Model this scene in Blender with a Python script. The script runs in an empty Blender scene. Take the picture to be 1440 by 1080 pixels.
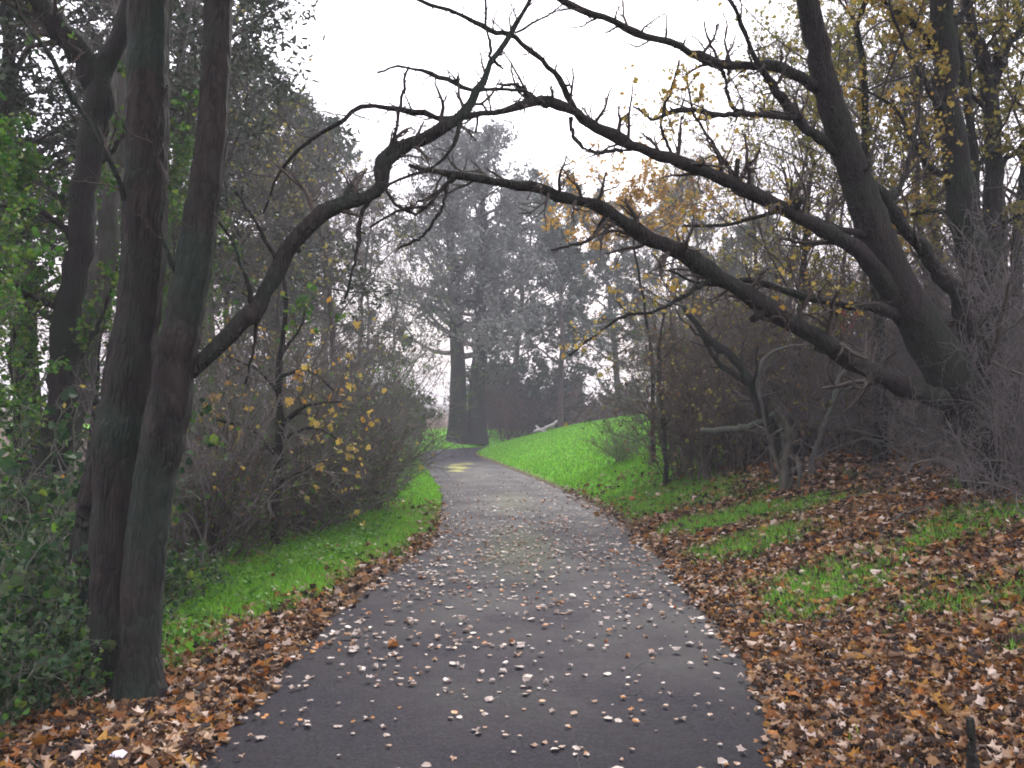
import bpy, math, numpy as np
from mathutils import Vector
PI = math.pi
C = bpy.context.scene.collection
F = 1247.0                      # focal length of the photograph in its own pixels
PITCH = math.atan(48 / F)
EYE = 1.6
HAZE, SKYC, EXPO = 0.002, (11.6, 11.3, 12), 1.4

# ------------------------------------------------------------------ camera
cam = bpy.data.cameras.new('camera'); co = bpy.data.objects.new('camera', cam); C.objects.link(co)
co.location = (0, 0, EYE); co.rotation_euler = (PI / 2 + PITCH, 0, 0)
cam.sensor_width = 36; cam.lens = 36 * F / 1440; cam.clip_end = 2000; cam.clip_start = 0.05
bpy.context.scene.camera = co

def P(px, py, d):
    """point seen at photo position (px,py) at distance d along Y"""
    x = (px - 720) / F; y = (540 - py) / F
    vy = math.cos(PITCH) - y * math.sin(PITCH); vz = math.sin(PITCH) + y * math.cos(PITCH)
    return np.array([x / vy * d, d, EYE + vz / vy * d])

# ------------------------------------------------------------------ terrain
_pc = np.array([(-0.1, -14), (-0.1, -6), (-0.1, 0), (-0.05, 4), (0.05, 6.4), (0.16, 8.5), (0.33, 11.6), (0.2, 15), (-0.05, 18), (-0.85, 24.3),
                (-1.95, 32), (-2.75, 38), (-2.9, 42), (-2.3, 46), (-0.2, 49.5), (4, 51.5), (10, 52.5), (20, 53), (40, 53)], float)
_pw = np.array([1.42, 1.42, 1.42, 1.42, 1.52, 1.5, 1.36, 1.4, 1.36, 1.32, 1.3, 1.25, 1.15, 1.05, 1.1, 1.2, 1.2, 1.2, 1.2])
def catmull(A, n):
    A = np.asarray(A, float)
    d = np.r_[0, np.cumsum(np.linalg.norm(np.diff(A[:, :3], axis=0), axis=1) ** 0.7 + 1e-6)]
    t = np.linspace(0, d[-1], n)
    m = np.gradient(A, d, axis=0)
    i = np.clip(np.searchsorted(d, t, side='right') - 1, 0, len(d) - 2)
    h = (d[i + 1] - d[i])[:, None]; u = ((t - d[i]) / h[:, 0])[:, None]
    return ((2 * u**3 - 3 * u**2 + 1) * A[i] + (u**3 - 2 * u**2 + u) * h * m[i] + (-2 * u**3 + 3 * u**2) * A[i + 1] + (u**3 - u**2) * h * m[i + 1])
_t = catmull(np.c_[_pc, np.zeros(len(_pc)), _pw], 260)
PX, PY, PW = _t[:, 0], _t[:, 1], _t[:, 3]
_tx, _ty = np.gradient(PX), np.gradient(PY); _tl = np.hypot(_tx, _ty); _tx /= _tl; _ty /= _tl
def sdist(x, y):
    """signed distance beyond the path's edge; side +1 right, -1 left"""
    x = np.asarray(x, float).ravel(); y = np.asarray(y, float).ravel()
    s = np.empty(len(x)); side = np.empty(len(x))
    for a in range(0, len(x), 20000):
        dx = x[a:a + 20000, None] - PX; dy = y[a:a + 20000, None] - PY
        q = dx * dx + dy * dy; i = q.argmin(1); r = np.arange(len(i))
        cr = _tx[i] * dy[r, i] - _ty[i] * dx[r, i]
        s[a:a + 20000] = np.sqrt(q[r, i]) - PW[i]; side[a:a + 20000] = np.where(cr < 0, 1, -1)
    return s, side
def sstep(v, a, b):
    t = np.clip((v - a) / (b - a), 0, 1); return t * t * (3 - 2 * t)
def wav(x, y, f, k=0):
    return (np.sin(x * f + 1.3 + k) * np.cos(y * f * 1.1 - 0.7 + k * 2) + np.sin((x * .6 + y * .8) * f * 1.7 + 2 + k) * .6 + np.sin((x * .8 - y * .55) * f * 2.9 + k * 3) * .35) / 1.95
def ground(x, y, full=False):
    x = np.atleast_1d(np.asarray(x, float)); y = np.atleast_1d(np.asarray(y, float))
    s, side = sdist(x, y); x = x.ravel(); y = y.ravel(); sp = np.maximum(s, 0)
    right = 2.6 * (1 - np.exp(-(sp * sp / (sp + .35)) / 7.0))
    right *= 1 - .75 * sstep(y, 55, 95)
    left = 0.05 * sp * sstep(sp, .1, 1) * .4 + np.minimum(.16 * sp, .7) * sstep(y, 38, 50)
    h = np.where(side > 0, right, left)
    lump = .05 * wav(x, y, 1.1) + .02 * wav(x, y, 4.0, 2)
    h = h + lump * sstep(s, .1, 1.2)
    h = h - .035 * (1 - sstep(s, -.12, .12))
    return (h, s, side) if full else h
def gz(x, y): return float(ground([x], [y])[0])

# ------------------------------------------------------------------ mesh helpers
class Acc:
    def __init__(s): s.v = []; s.f = []; s.n = 0
    def add(s, v, faces, mat=0, smooth=False):
        """v (n,3); faces (m,k)"""
        s.v.append(np.asarray(v, np.float32)); s.f.append((np.asarray(faces, np.int64) + s.n, mat, smooth)); s.n += len(v)
    def build(s, name, mats, parent=None, base=None, attr=None):
        v = np.concatenate(s.v)
        if base is not None: v = v - np.asarray(base, np.float32)
        loops = np.concatenate([f.ravel() for f, _, _ in s.f]); cnt = np.concatenate([np.full(len(f), f.shape[1]) for f, _, _ in s.f])
        me = bpy.data.meshes.new(name); me.vertices.add(len(v)); me.vertices.foreach_set('co', v.astype(np.float32).ravel())
        me.loops.add(len(loops)); me.loops.foreach_set('vertex_index', loops.astype(np.int32))
        me.polygons.add(len(cnt)); me.polygons.foreach_set('loop_start', np.r_[0, np.cumsum(cnt)[:-1]].astype(np.int32))
        me.polygons.foreach_set('loop_total', cnt.astype(np.int32))
        me.polygons.foreach_set('material_index', np.concatenate([np.full(len(f), m) for f, m, _ in s.f]).astype(np.int32))
        me.polygons.foreach_set('use_smooth', np.concatenate([np.full(len(f), q) for f, _, q in s.f]))
        for m in (mats if isinstance(mats, (list, tuple)) else [mats]): me.materials.append(m)
        if attr is not None:
            a = me.attributes.new(attr[0], 'FLOAT', 'POINT'); a.data.foreach_set('value', np.asarray(attr[1], np.float32))
        me.update(calc_edges=True)
        o = bpy.data.objects.new(name, me); C.objects.link(o)
        if parent is not None: o.parent = parent
        return o
def tube(acc, Pp, R, sides=5, mat=0, smooth=True, cap=False, rough=0, rng=None):
    """Pp (N,K,3), R (N,K)"""
    N, K, _ = Pp.shape
    T = np.gradient(Pp, axis=1); T /= np.linalg.norm(T, axis=2, keepdims=True) + 1e-9
    m = np.abs(T.mean(1)); ref = np.eye(3)[m.argmin(1)][:, None, :]
    U = np.cross(T, ref); U /= np.linalg.norm(U, axis=2, keepdims=True) + 1e-9; V = np.cross(T, U)
    a = np.arange(sides) * 2 * PI / sides
    rr = R[:, :, None] * np.ones(sides)
    if rough:
        q = np.cumsum(rng.normal(0, 1, (N, K, sides)), 1) * .35 + rng.normal(0, 1, (N, K, sides)) * .4
        q = q - q.mean(2, keepdims=True); rr = rr * (1 + rough * np.tanh(q))
    ring = Pp[:, :, None, :] + rr[..., None] * (np.cos(a)[:, None] * U[:, :, None, :] + np.sin(a)[:, None] * V[:, :, None, :])
    v = ring.reshape(-1, 3)
    n = np.arange(N)[:, None, None] * K * sides; k = np.arange(K - 1)[None, :, None] * sides; s = np.arange(sides)[None, None, :]
    s2 = (s + 1) % sides
    q = np.stack(np.broadcast_arrays(n + k + s, n + k + s2, n + k + sides + s2, n + k + sides + s), -1).reshape(-1, 4)
    acc.add(v, q, mat, smooth)
    if cap:
        base = (np.arange(N) * K + K - 1)[:, None] * sides + np.arange(sides)[None]
        acc.f.append((base + acc.n - len(v), mat, False))
def norm(a): return a / (np.linalg.norm(a, axis=-1, keepdims=True) + 1e-9)
def grow(Pp, R, rng, n, t0, t1, ang, L, K=5, wig=.25, trop=0.0, rr=.5, end=.3, Labs=None, rmin=0.0015, droop=0.0):
    N, K0, _ = Pp.shape; M = N * n; pi = np.repeat(np.arange(N), n)
    t = t0 + (t1 - t0) * ((np.tile(np.arange(n), N) + rng.random(M)) / n); f = t * (K0 - 1); i = np.clip(f.astype(int), 0, K0 - 2); u = (f - i)[:, None]
    A, B = Pp[pi, i], Pp[pi, i + 1]; start = A * (1 - u) + B * u; T = norm(B - A)
    plen = np.linalg.norm(np.diff(Pp, axis=1), axis=2).sum(1)[pi]
    r0 = (R[pi, i] * (1 - u[:, 0]) + R[pi, i + 1] * u[:, 0]) * rr
    v = rng.normal(size=(M, 3)); v -= (v * T).sum(1, keepdims=True) * T; v = norm(v)
    a = (ang * rng.uniform(.65, 1.3, M))[:, None]
    D = norm(np.cos(a) * T + np.sin(a) * v + np.array([0, 0, trop]))
    ln = (plen * L if Labs is None else Labs) * rng.uniform(.5, 1.25, M) * (1.15 - .6 * t)
    out = np.empty((M, K, 3)); out[:, 0] = start
    for k in range(1, K):
        D = norm(D + rng.normal(0, wig, (M, 3)) + np.array([0, 0, trop * .25 - droop]))
        out[:, k] = out[:, k - 1] + D * (ln / (K - 1))[:, None]
    Ro = np.maximum(r0[:, None] * np.linspace(1, end, K)[None], rmin)
    return out, Ro
def sample(Pp, rng, m, t0=0.0, jit=0.0):
    N, K, _ = Pp.shape; pi = rng.integers(0, N, m); f = (t0 + (1 - t0) * rng.random(m)) * (K - 1); i = np.clip(f.astype(int), 0, K - 2); u = (f - i)[:, None]
    p = Pp[pi, i] * (1 - u) + Pp[pi, i + 1] * u
    return p + rng.normal(0, jit, p.shape) if jit else p
SH = {
    'oval': (np.array([(0, 0), (.5, .35), (.42, .75), (0, 1), (-.42, .75), (-.5, .35)]), .12),
    'dia': (np.array([(0, 0), (.5, .5), (0, 1), (-.5, .5)]), .1),
    'needle': (np.array([(-.16, 0), (.16, 0), (.22, .6), (0, 1), (-.22, .6)]), .0),
    'maple': (np.array([(0, 0), (.22, .12), (.52, .06), (.40, .34), (.55, .62), (.26, .60), (.16, .72), (0, 1), (-.16, .72), (-.26, .60), (-.55, .62), (-.40, .34), (-.52, .06), (-.22, .12)]), .14),
    'torn': (np.array([(0, 0), (.3, .05), (.5, .3), (.36, .5), (.45, .78), (.15, .8), (0, 1), (-.22, .78), (-.5, .66), (-.36, .4), (-.46, .16)]), .16),
}
def leaves(acc, pts, size, rng, shape='dia', mat=0, flat=0.0, vary=.35, width=1.0, curl=1.0):
    """flat 1 = lying level, 0 = any way up"""
    M = len(pts); t, cz = SH[shape]
    nrm = rng.normal(size=(M, 3)); nrm = norm(nrm * (1 - flat) + np.array([0, 0, 1.0]) * flat * 1.6)
    a = norm(rng.normal(size=(M, 3))); X = norm(np.cross(a, nrm)); Y = np.cross(nrm, X)
    sc = (size * np.exp(rng.normal(0, vary, M)).clip(.4, 2.0))[:, None, None]
    x = t[:, 0][None, :, None] * width; y = (t[:, 1] - .5)[None, :, None]
    ck = rng.normal(0, 1, M)[:, None, None] * curl * 1.6; fk = rng.normal(.5, 1, M)[:, None, None] * curl
    z = np.abs(t[:, 0])[None, :, None] * cz * 4 * fk * .5 + (y ** 2) * cz * 3 * ck
    v = pts[:, None, :] + sc * (x * X[:, None] + y * Y[:, None] + z * nrm[:, None])
    nv = len(t); idx = np.arange(M)[:, None] * nv + np.arange(nv)[None]
    if nv > 6 or (nv == 6):          # two halves about the midrib so the leaf folds
        tip = int(np.argmax(t[:, 1])); left = list(range(0, tip + 1)); right = [0] + list(range(tip, nv))
        acc.add(v.reshape(-1, 3), idx[:, left], mat, False); acc.f.append((idx[:, right] + acc.n - M * nv, mat, False))
    else: acc.add(v.reshape(-1, 3), idx, mat, False)

# ------------------------------------------------------------------ materials
def new_mat(name):
    m = bpy.data.materials.new(name); m.use_nodes = True; nt = m.node_tree; nt.nodes.clear()
    return m, nt, nt.nodes, nt.links
def ramp(nt, fac, cols, const=False):
    r = nt.nodes.new('ShaderNodeValToRGB'); e = r.color_ramp.elements
    if const: r.color_ramp.interpolation = 'CONSTANT'
    n = len(cols)
    for i, c in enumerate(cols):
        pos, c = (c[0], c[1]) if isinstance(c[1], tuple) else (i / (n if const else n - 1), c)
        el = e[i] if i < 2 else e.new(pos)
        el.position = pos; el.color = (*c, 1)
    nt.links.new(fac, r.inputs[0]); return r.outputs[0]
def leaf_mat(name, cols, trans=.35, rough=.55, spec=.3):
    m, nt, N, L = new_mat(name)
    g = N.new('ShaderNodeNewGeometry'); col = ramp(nt, g.outputs['Random Per Island'], cols)
    b = N.new('ShaderNodeBsdfPrincipled'); L.new(col, b.inputs['Base Color']); b.inputs['Roughness'].default_value = rough; b.inputs['Specular IOR Level'].default_value = spec
    o = N.new('ShaderNodeOutputMaterial')
    if trans:
        t = N.new('ShaderNodeBsdfTranslucent'); L.new(col, t.inputs[0]); mx = N.new('ShaderNodeMixShader'); mx.inputs[0].default_value = trans
        L.new(b.outputs[0], mx.inputs[1]); L.new(t.outputs[0], mx.inputs[2]); L.new(mx.outputs[0], o.inputs[0])
    else: L.new(b.outputs[0], o.inputs[0])
    return m
def bark_mat(name, c1, c2, moss=None, scale=14, bump=.5, moss_amt=.75):
    m, nt, N, L = new_mat(name)
    tc = N.new('ShaderNodeTexCoord'); mp = N.new('ShaderNodeMapping'); mp.inputs['Scale'].default_value = (1, 1, .22); L.new(tc.outputs['Object'], mp.inputs[0])
    n1 = N.new('ShaderNodeTexNoise'); n1.inputs['Scale'].default_value = scale; n1.inputs['Detail'].default_value = 6; n1.inputs['Roughness'].default_value = .65; L.new(mp.outputs[0], n1.inputs[0])
    v1 = N.new('ShaderNodeTexVoronoi'); v1.inputs['Scale'].default_value = scale * 2.2; v1.feature = 'DISTANCE_TO_EDGE'; L.new(mp.outputs[0], v1.inputs[0])
    col = ramp(nt, n1.outputs[0], [(.3, c1), (.7, c2)])
    if moss:
        n2 = N.new('ShaderNodeTexNoise'); n2.inputs['Scale'].default_value = 2.2; n2.inputs['Detail'].default_value = 5; L.new(tc.outputs['Object'], n2.inputs[0])
        f = ramp(nt, n2.outputs[0], [(.42, (0, 0, 0)), (.62, (moss_amt,) * 3)])
        mx = N.new('ShaderNodeMix'); mx.data_type = 'RGBA'; L.new(f, mx.inputs[0]); L.new(col, mx.inputs[6]); mx.inputs[7].default_value = (*moss, 1); col = mx.outputs[2]
    b = N.new('ShaderNodeBsdfPrincipled'); L.new(col, b.inputs['Base Color']); b.inputs['Roughness'].default_value = .9; b.inputs['Specular IOR Level'].default_value = .2
    ad = N.new('ShaderNodeMath'); ad.operation = 'MULTIPLY_ADD'; L.new(v1.outputs[0], ad.inputs[0]); ad.inputs[1].default_value = 1.2; L.new(n1.outputs[0], ad.inputs[2])
    bp = N.new('ShaderNodeBump'); bp.inputs['Strength'].default_value = bump; bp.inputs['Distance'].default_value = .035; L.new(ad.outputs[0], bp.inputs['Height']); L.new(bp.outputs[0], b.inputs['Normal'])
    o = N.new('ShaderNodeOutputMaterial'); L.new(b.outputs[0], o.inputs[0]); return m

M = {}
M['bark_twin'] = bark_mat('bark_twin', (.007, .006, .006), (.034, .027, .024), (.016, .028, .02), 16, .9)
M['bark_lean'] = bark_mat('bark_lean', (.01, .008, .0075), (.028, .022, .02), (.017, .026, .016), 18, .8, .5)
M['bark_dark'] = bark_mat('bark_dark', (.008, .007, .006), (.022, .018, .016), (.012, .02, .011), 14, .7)
M['bark_grey'] = bark_mat('bark_grey', (.05, .045, .041), (.11, .1, .092), (.045, .06, .04), 12, .6)
M['bark_pale'] = bark_mat('bark_pale', (.04, .034, .03), (.13, .115, .1), (.05, .06, .035), 20, .6)
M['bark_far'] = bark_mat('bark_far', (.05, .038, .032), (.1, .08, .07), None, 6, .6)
M['bark_white'] = bark_mat('bark_white', (.2, .19, .18), (.34, .32, .31), None, 20, .4)
M['twig'] = bark_mat('twig', (.036, .029, .025), (.08, .066, .056), None, 9, 0)
M['twig_warm'] = bark_mat('twig_warm', (.055, .044, .036), (.135, .11, .088), None, 6, 0)
M['twig_grey'] = bark_mat('twig_grey', (.06, .054, .052), (.13, .118, .112), None, 5, 0)
M['twig_mauve'] = bark_mat('twig_mauve', (.085, .074, .072), (.17, .15, .142), None, 5, 0)
M['twig_red'] = bark_mat('twig_red', (.065, .044, .04), (.13, .09, .08), None, 5, 0)
M['twig_green'] = bark_mat('twig_green', (.07, .075, .055), (.12, .125, .095), None, 5, 0)
M['pine'] = leaf_mat('pine_needles', [(.022, .04, .022), (.04, .062, .032), (.06, .08, .045)], .2)
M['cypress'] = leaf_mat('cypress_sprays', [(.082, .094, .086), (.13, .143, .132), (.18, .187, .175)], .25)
M['leaf_green'] = leaf_mat('leaf_green', [(.02, .06, .012), (.04, .12, .015), (.07, .17, .02), (.14, .18, .025)], .5)
M['leaf_dark'] = leaf_mat('leaf_dark', [(.01, .025, .01), (.015, .05, .015), (.03, .075, .022), (.06, .08, .03)], .35)
M['leaf_cover'] = leaf_mat('leaf_cover', [(.03, .11, .01), (.07, .2, .015), (.13, .29, .03)], .45)
M['leaf_yellow'] = leaf_mat('leaf_yellow', [(.32, .22, .04), (.46, .34, .08), (.28, .27, .06), (.44, .24, .04)], .5)
M['leaf_orange'] = leaf_mat('leaf_orange', [(.32, .16, .03), (.42, .25, .05), (.42, .3, .08)], .5)
M['leaf_olive'] = leaf_mat('leaf_olive', [(.12, .14, .03), (.22, .2, .04), (.34, .28, .06)], .5)
M['leaf_brown'] = leaf_mat('leaf_brown', [(.05, .03, .02), (.1, .055, .033), (.17, .1, .05)], .3)
M['leaf_red'] = leaf_mat('leaf_red', [(.5, .05, .03), (.6, .12, .05)], .5)
M['litter'] = leaf_mat('litter', [(0, (.015, .01, .008)), (.2, (.045, .022, .012)), (.32, (.13, .048, .014)), (.44, (.27, .095, .015)), (.52, (.3, .16, .03)), (.6, (.14, .066, .026)), (.72, (.22, .12, .05)), (.86, (.3, .195, .115)), (1.0, (.5, .41, .35))], .12, .6, .2)
M['litter_dull'] = leaf_mat('litter_dull', [(0, (.008, .006, .006)), (.35, (.03, .017, .012)), (.6, (.08, .042, .022)), (.85, (.16, .095, .055)), (1.0, (.3, .21, .15))], .1, .65, .2)
M['path_leaf_pale'] = leaf_mat('path_leaf_pale', [(.3, .24, .19), (.5, .43, .38), (.22, .165, .13), (.4, .34, .3)], .12, .45, .5)
M['path_leaf_tan'] = leaf_mat('path_leaf_tan', [(.2, .12, .07), (.32, .2, .12), (.26, .18, .13)], .12, .5, .5)
M['path_leaf_rust'] = leaf_mat('path_leaf_rust', [(.3, .1, .025), (.4, .17, .03), (.22, .09, .04)], .12, .5, .5)
M['grass'] = leaf_mat('grass_blades', [(.07, .2, .012), (.12, .34, .02), (.19, .46, .04), (.28, .42, .07)], .5, .5, .3)
M['grass_dull'] = leaf_mat('grass_dull', [(.05, .13, .02), (.09, .19, .03), (.16, .2, .06)], .4, .6, .3)

def ground_mat():
    m, nt, N, L = new_mat('soil')
    tc = N.new('ShaderNodeTexCoord'); at = N.new('ShaderNodeAttribute'); at.attribute_name = 'lawn'
    n = N.new('ShaderNodeTexNoise'); n.inputs['Scale'].default_value = 9; n.inputs['Detail'].default_value = 8; n.inputs['Roughness'].default_value = .7; L.new(tc.outputs['Object'], n.inputs[0])
    soil = ramp(nt, n.outputs[0], [(.3, (.022, .015, .011)), (.5, (.055, .034, .022)), (.7, (.1, .06, .035))])
    n2 = N.new('ShaderNodeTexNoise'); n2.inputs['Scale'].default_value = 2.5; n2.inputs['Detail'].default_value = 10; n2.inputs['Roughness'].default_value = .75; L.new(tc.outputs['Object'], n2.inputs[0])
    gr = ramp(nt, n2.outputs[0], [(.3, (.07, .22, .01)), (.55, (.12, .36, .018)), (.75, (.2, .44, .035))])
    mx = N.new('ShaderNodeMix'); mx.data_type = 'RGBA'; L.new(at.outputs['Fac'], mx.inputs[0]); L.new(soil, mx.inputs[6]); L.new(gr, mx.inputs[7])
    b = N.new('ShaderNodeBsdfPrincipled'); L.new(mx.outputs[2], b.inputs['Base Color']); b.inputs['Roughness'].default_value = .95; b.inputs['Specular IOR Level'].default_value = .15
    bp = N.new('ShaderNodeBump'); bp.inputs['Strength'].default_value = .8; bp.inputs['Distance'].default_value = .04; L.new(n.outputs[0], bp.inputs['Height']); L.new(bp.outputs[0], b.inputs['Normal'])
    o = N.new('ShaderNodeOutputMaterial'); L.new(b.outputs[0], o.inputs[0]); return m
def asphalt_mat():
    m, nt, N, L = new_mat('asphalt')
    tc = N.new('ShaderNodeTexCoord')
    def noise(s, d=4, r=.6):
        n = N.new('ShaderNodeTexNoise'); n.inputs['Scale'].default_value = s; n.inputs['Detail'].default_value = d; n.inputs['Roughness'].default_value = r; L.new(tc.outputs['Object'], n.inputs[0]); return n.outputs[0]
    fine = noise(55, 5, .8); big = noise(1.1, 6); mid = noise(14, 6, .7)
    c1 = ramp(nt, big, [(.35, (.0105, .0085, .0145)), (.65, (.022, .0188, .0295))])
    c2 = ramp(nt, fine, [(.38, (.15, .15, .17)), (.5, (.6, .6, .6)), (.62, (1.5, 1.45, 1.4))])
    mu = N.new('ShaderNodeMix'); mu.data_type = 'RGBA'; mu.blend_type = 'MULTIPLY'; mu.inputs[0].default_value = 1; L.new(c1, mu.inputs[6]); L.new(c2, mu.inputs[7]); col = mu.outputs[2]
    # moss and algae stains down the middle of the path, a paler grey tint beyond, and a yellowish stain at the far bend
    sx = N.new('ShaderNodeSeparateXYZ'); L.new(tc.outputs['Object'], sx.inputs[0])
    def blob(cx, cy, rx, ry, c, amt, nf):
        nonlocal col
        q = []
        for out, cc, rr in ((sx.outputs[0], cx, rx), (sx.outputs[1], cy, ry)):
            a = N.new('ShaderNodeMath'); a.operation = 'SUBTRACT'; L.new(out, a.inputs[0]); a.inputs[1].default_value = cc
            b = N.new('ShaderNodeMath'); b.operation = 'DIVIDE'; L.new(a.outputs[0], b.inputs[0]); b.inputs[1].default_value = rr
            p = N.new('ShaderNodeMath'); p.operation = 'MULTIPLY'; L.new(b.outputs[0], p.inputs[0]); L.new(b.outputs[0], p.inputs[1]); q.append(p.outputs[0])
        s = N.new('ShaderNodeMath'); s.operation = 'ADD'; L.new(q[0], s.inputs[0]); L.new(q[1], s.inputs[1])
        t = N.new('ShaderNodeMath'); t.operation = 'MULTIPLY_ADD'; L.new(nf, t.inputs[0]); t.inputs[1].default_value = 1.6; L.new(s.outputs[0], t.inputs[2])
        f = ramp(nt, t.outputs[0], [(.55, (amt,) * 3), (1.0, (0, 0, 0))])
        mx = N.new('ShaderNodeMix'); mx.data_type = 'RGBA'; L.new(f, mx.inputs[0]); L.new(col, mx.inputs[6]); mx.inputs[7].default_value = (*c, 1); col = mx.outputs[2]
    blob(.1, 11, 1.2, 5, (.085, .11, .025), .7, mid)
    blob(.0, 17, 1.1, 5, (.12, .14, .045), .65, mid)
    blob(-1.0, 25, 1.3, 9, (.12, .12, .1), .6, mid)
    blob(-1.75, 29, .8, 6.5, (.34, .34, .04), .9, big)
    b = N.new('ShaderNodeBsdfPrincipled'); L.new(col, b.inputs['Base Color'])
    rg = ramp(nt, big, [(.35, (.5,) * 3), (.65, (.72,) * 3)]); L.new(rg, b.inputs['Roughness']); b.inputs['Specular IOR Level'].default_value = .1
    bp = N.new('ShaderNodeBump'); bp.inputs['Strength'].default_value = .9; bp.inputs['Distance'].default_value = .008; L.new(fine, bp.inputs['Height'])
    bp2 = N.new('ShaderNodeBump'); bp2.inputs['Strength'].default_value = .35; bp2.inputs['Distance'].default_value = .02; L.new(mid, bp2.inputs['Height']); L.new(bp.outputs[0], bp2.inputs['Normal'])
    L.new(bp2.outputs[0], b.inputs['Normal']); o = N.new('ShaderNodeOutputMaterial'); L.new(b.outputs[0], o.inputs[0]); return m
def flat_mat(name, c, rough=.8):
    m, nt, N, L = new_mat(name); n = N.new('ShaderNodeTexNoise'); n.inputs['Scale'].default_value = 30
    col = ramp(nt, n.outputs[0], [(.3, tuple(k * .7 for k in c)), (.7, c)]); b = N.new('ShaderNodeBsdfPrincipled'); L.new(col, b.inputs['Base Color']); b.inputs['Roughness'].default_value = rough
    o = N.new('ShaderNodeOutputMaterial'); L.new(b.outputs[0], o.inputs[0]); return m

# ------------------------------------------------------------------ object helpers
def thing(name, label, cat, loc=(0, 0, 0), group=None):
    o = bpy.data.objects.new(name, None); C.objects.link(o); o.location = [float(a) for a in loc]; o.empty_display_size = .3
    o['label'] = label; o['category'] = cat
    if group: o['group'] = group
    return o
def tag(o, label=None, cat=None, group=None, kind=None):
    for k, v in (('label', label), ('category', cat), ('group', group), ('kind', kind)):
        if v: o[k] = v
    return o
def copy_tree(o, parent=None):
    c = o.copy(); C.objects.link(c); c.parent = parent
    for ch in o.children: copy_tree(ch, c)
    return c
LIMBO = []
def put(proto, px, d, height, yaw, label, group=None, wide=1.0, x=None, sink=.05, lean=0, cat=None, zoff=0):
    """stand a plant at distance d under photo column px; first use moves the prototype, later ones copy it"""
    if proto.get('used'): o = copy_tree(proto['root'] if 'root' in proto else proto['o'])
    else: o = proto['o']; proto['used'] = True
    x = (px - 720) / F * d if x is None else x
    s = height / proto['h']; o.location = (x, d, gz(x, d) - sink + zoff); o.rotation_euler = (0, lean, yaw); o.scale = (s * wide, s * wide, s)
    o['label'] = label
    if cat: o['category'] = cat
    if group: o['group'] = group
    elif 'group' in o: del o['group']
    return o
def limb(pts, K=24, rng=None, wob=.0, base_d=None):
    """pts rows (px,py,depth,width_px) -> polyline, radii"""
    A = np.array([[*P(a, b, d), w * .5 * d / F] for a, b, d, w in pts])
    A = catmull(A, K)
    if rng is not None and wob: A[1:-1, :3] += rng.normal(0, wob, (K - 2, 3)) * (A[1:-1, 3:4] / .05).clip(.3, 1.2)
    return A[None, :, :3], np.maximum(A[None, :, 3], .0015)

# ------------------------------------------------------------------ ground, path
def axis(a, b, st, far):
    c = list(np.arange(a, b + 1e-6, st)); s = st; v = b
    while v < far: s *= 1.3; v += s; c.append(v)
    s = st; v = a; lo = []
    while v > -far: s *= 1.3; v -= s; lo.append(v)
    return np.array(lo[::-1] + c)
def lawn_mask(x, y, s, side):
    """1 where turf grows"""
    n = wav(x, y, 2.3, 1) + .5 * wav(x, y, 7, 4)
    right = sstep(y + n * 1.2, 12.5, 16) * sstep(s, -.05, .15)
    patch = np.maximum.reduce([np.exp(-(((x - cx) / rx) ** 2 + ((y - cy) / ry) ** 2)) for cx, cy, rx, ry in
                               ((2.45, 7.1, .65, 1.2), (4.1, 7.6, 1.5, .6), (3.0, 5.9, .7, .6), (2.6, 9.7, .9, 1.0), (3.0, 11.3, 1.1, 1.5), (3.0, 4.7, .5, .35), (5.0, 9.2, .8, .5))])
    patch = sstep(patch + n * .5 + .25 * wav(x, y, 16, 2), .3, 1.0)
    right = np.maximum(right, patch * .95) * sstep(s, .1, .4)
    far_right = 1 - sstep(x + n * .5, np.interp(y, [12, 16, 20, 26, 34, 45], [2.4, 3.4, 4.6, 6.6, 10, 14]), np.interp(y, [12, 16, 20, 26, 34, 45], [3.4, 4.4, 5.8, 8, 12, 16]))
    right = np.where(y > 12.5, np.minimum(right, np.maximum(far_right, patch)), right)
    wl = np.interp(y, [5.2, 6.5, 8, 12, 14, 16, 20, 30, 40, 46], [1.1, 2.0, 2.4, 2.1, 1.5, 1.2, 1.3, 1.6, 2.0, 6])
    left = sstep(s + n * .12, np.interp(y, [5, 8, 12, 14, 18], [.6, .3, .1, .0, .0]), np.interp(y, [5, 8, 12, 14, 18], [.9, .6, .35, .15, .1])) * (1 - sstep(s + n * .3, wl, wl + .6)) * sstep(y + .3 * n, 5.2, 6.2)
    far = sstep(y, 46, 49) * (s > .05)
    m = np.where(side > 0, right, left)
    return np.clip(np.maximum(m * (s > -.1), far * (1 - sstep(y, 54, 60))), 0, 1)
def litter_mask(x, y, s, side):
    n = wav(x, y, 1.7, 7) + .5 * wav(x, y, 5, 3)
    lm = lawn_mask(x, y, s, side)
    right = sstep(s + n * .12, -.12, .14) * (1 - .78 * lm) * (1 - sstep(y, 17, 23))
    right = np.where((y > 13) , right * (.25 + .75 * sstep(x, 3.0, 4.4)) + .12 * (1 - sstep(y, 16, 24)), right)
    left = sstep(s + n * .1, -.1, .12) * (1 - sstep(s + n * .12, np.interp(y, [5, 8, 12], [.8, .45, .2]), np.interp(y, [5, 8, 12], [1.3, .85, .5]))) * (1 - sstep(y, 13.5, 18)) 
    left = np.maximum(left, sstep(s, 0, .15) * (1 - sstep(s + n * .25, 1.2, 2.2)) * (1 - sstep(y + n * .4, 5.2, 6.2)))
    left = np.maximum(left, (.1 + .25 * (s > 1.5)) * (s > .2) * (y < 20))
    return np.where(side > 0, right, left).clip(0, 1) * (s > -.25)

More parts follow.
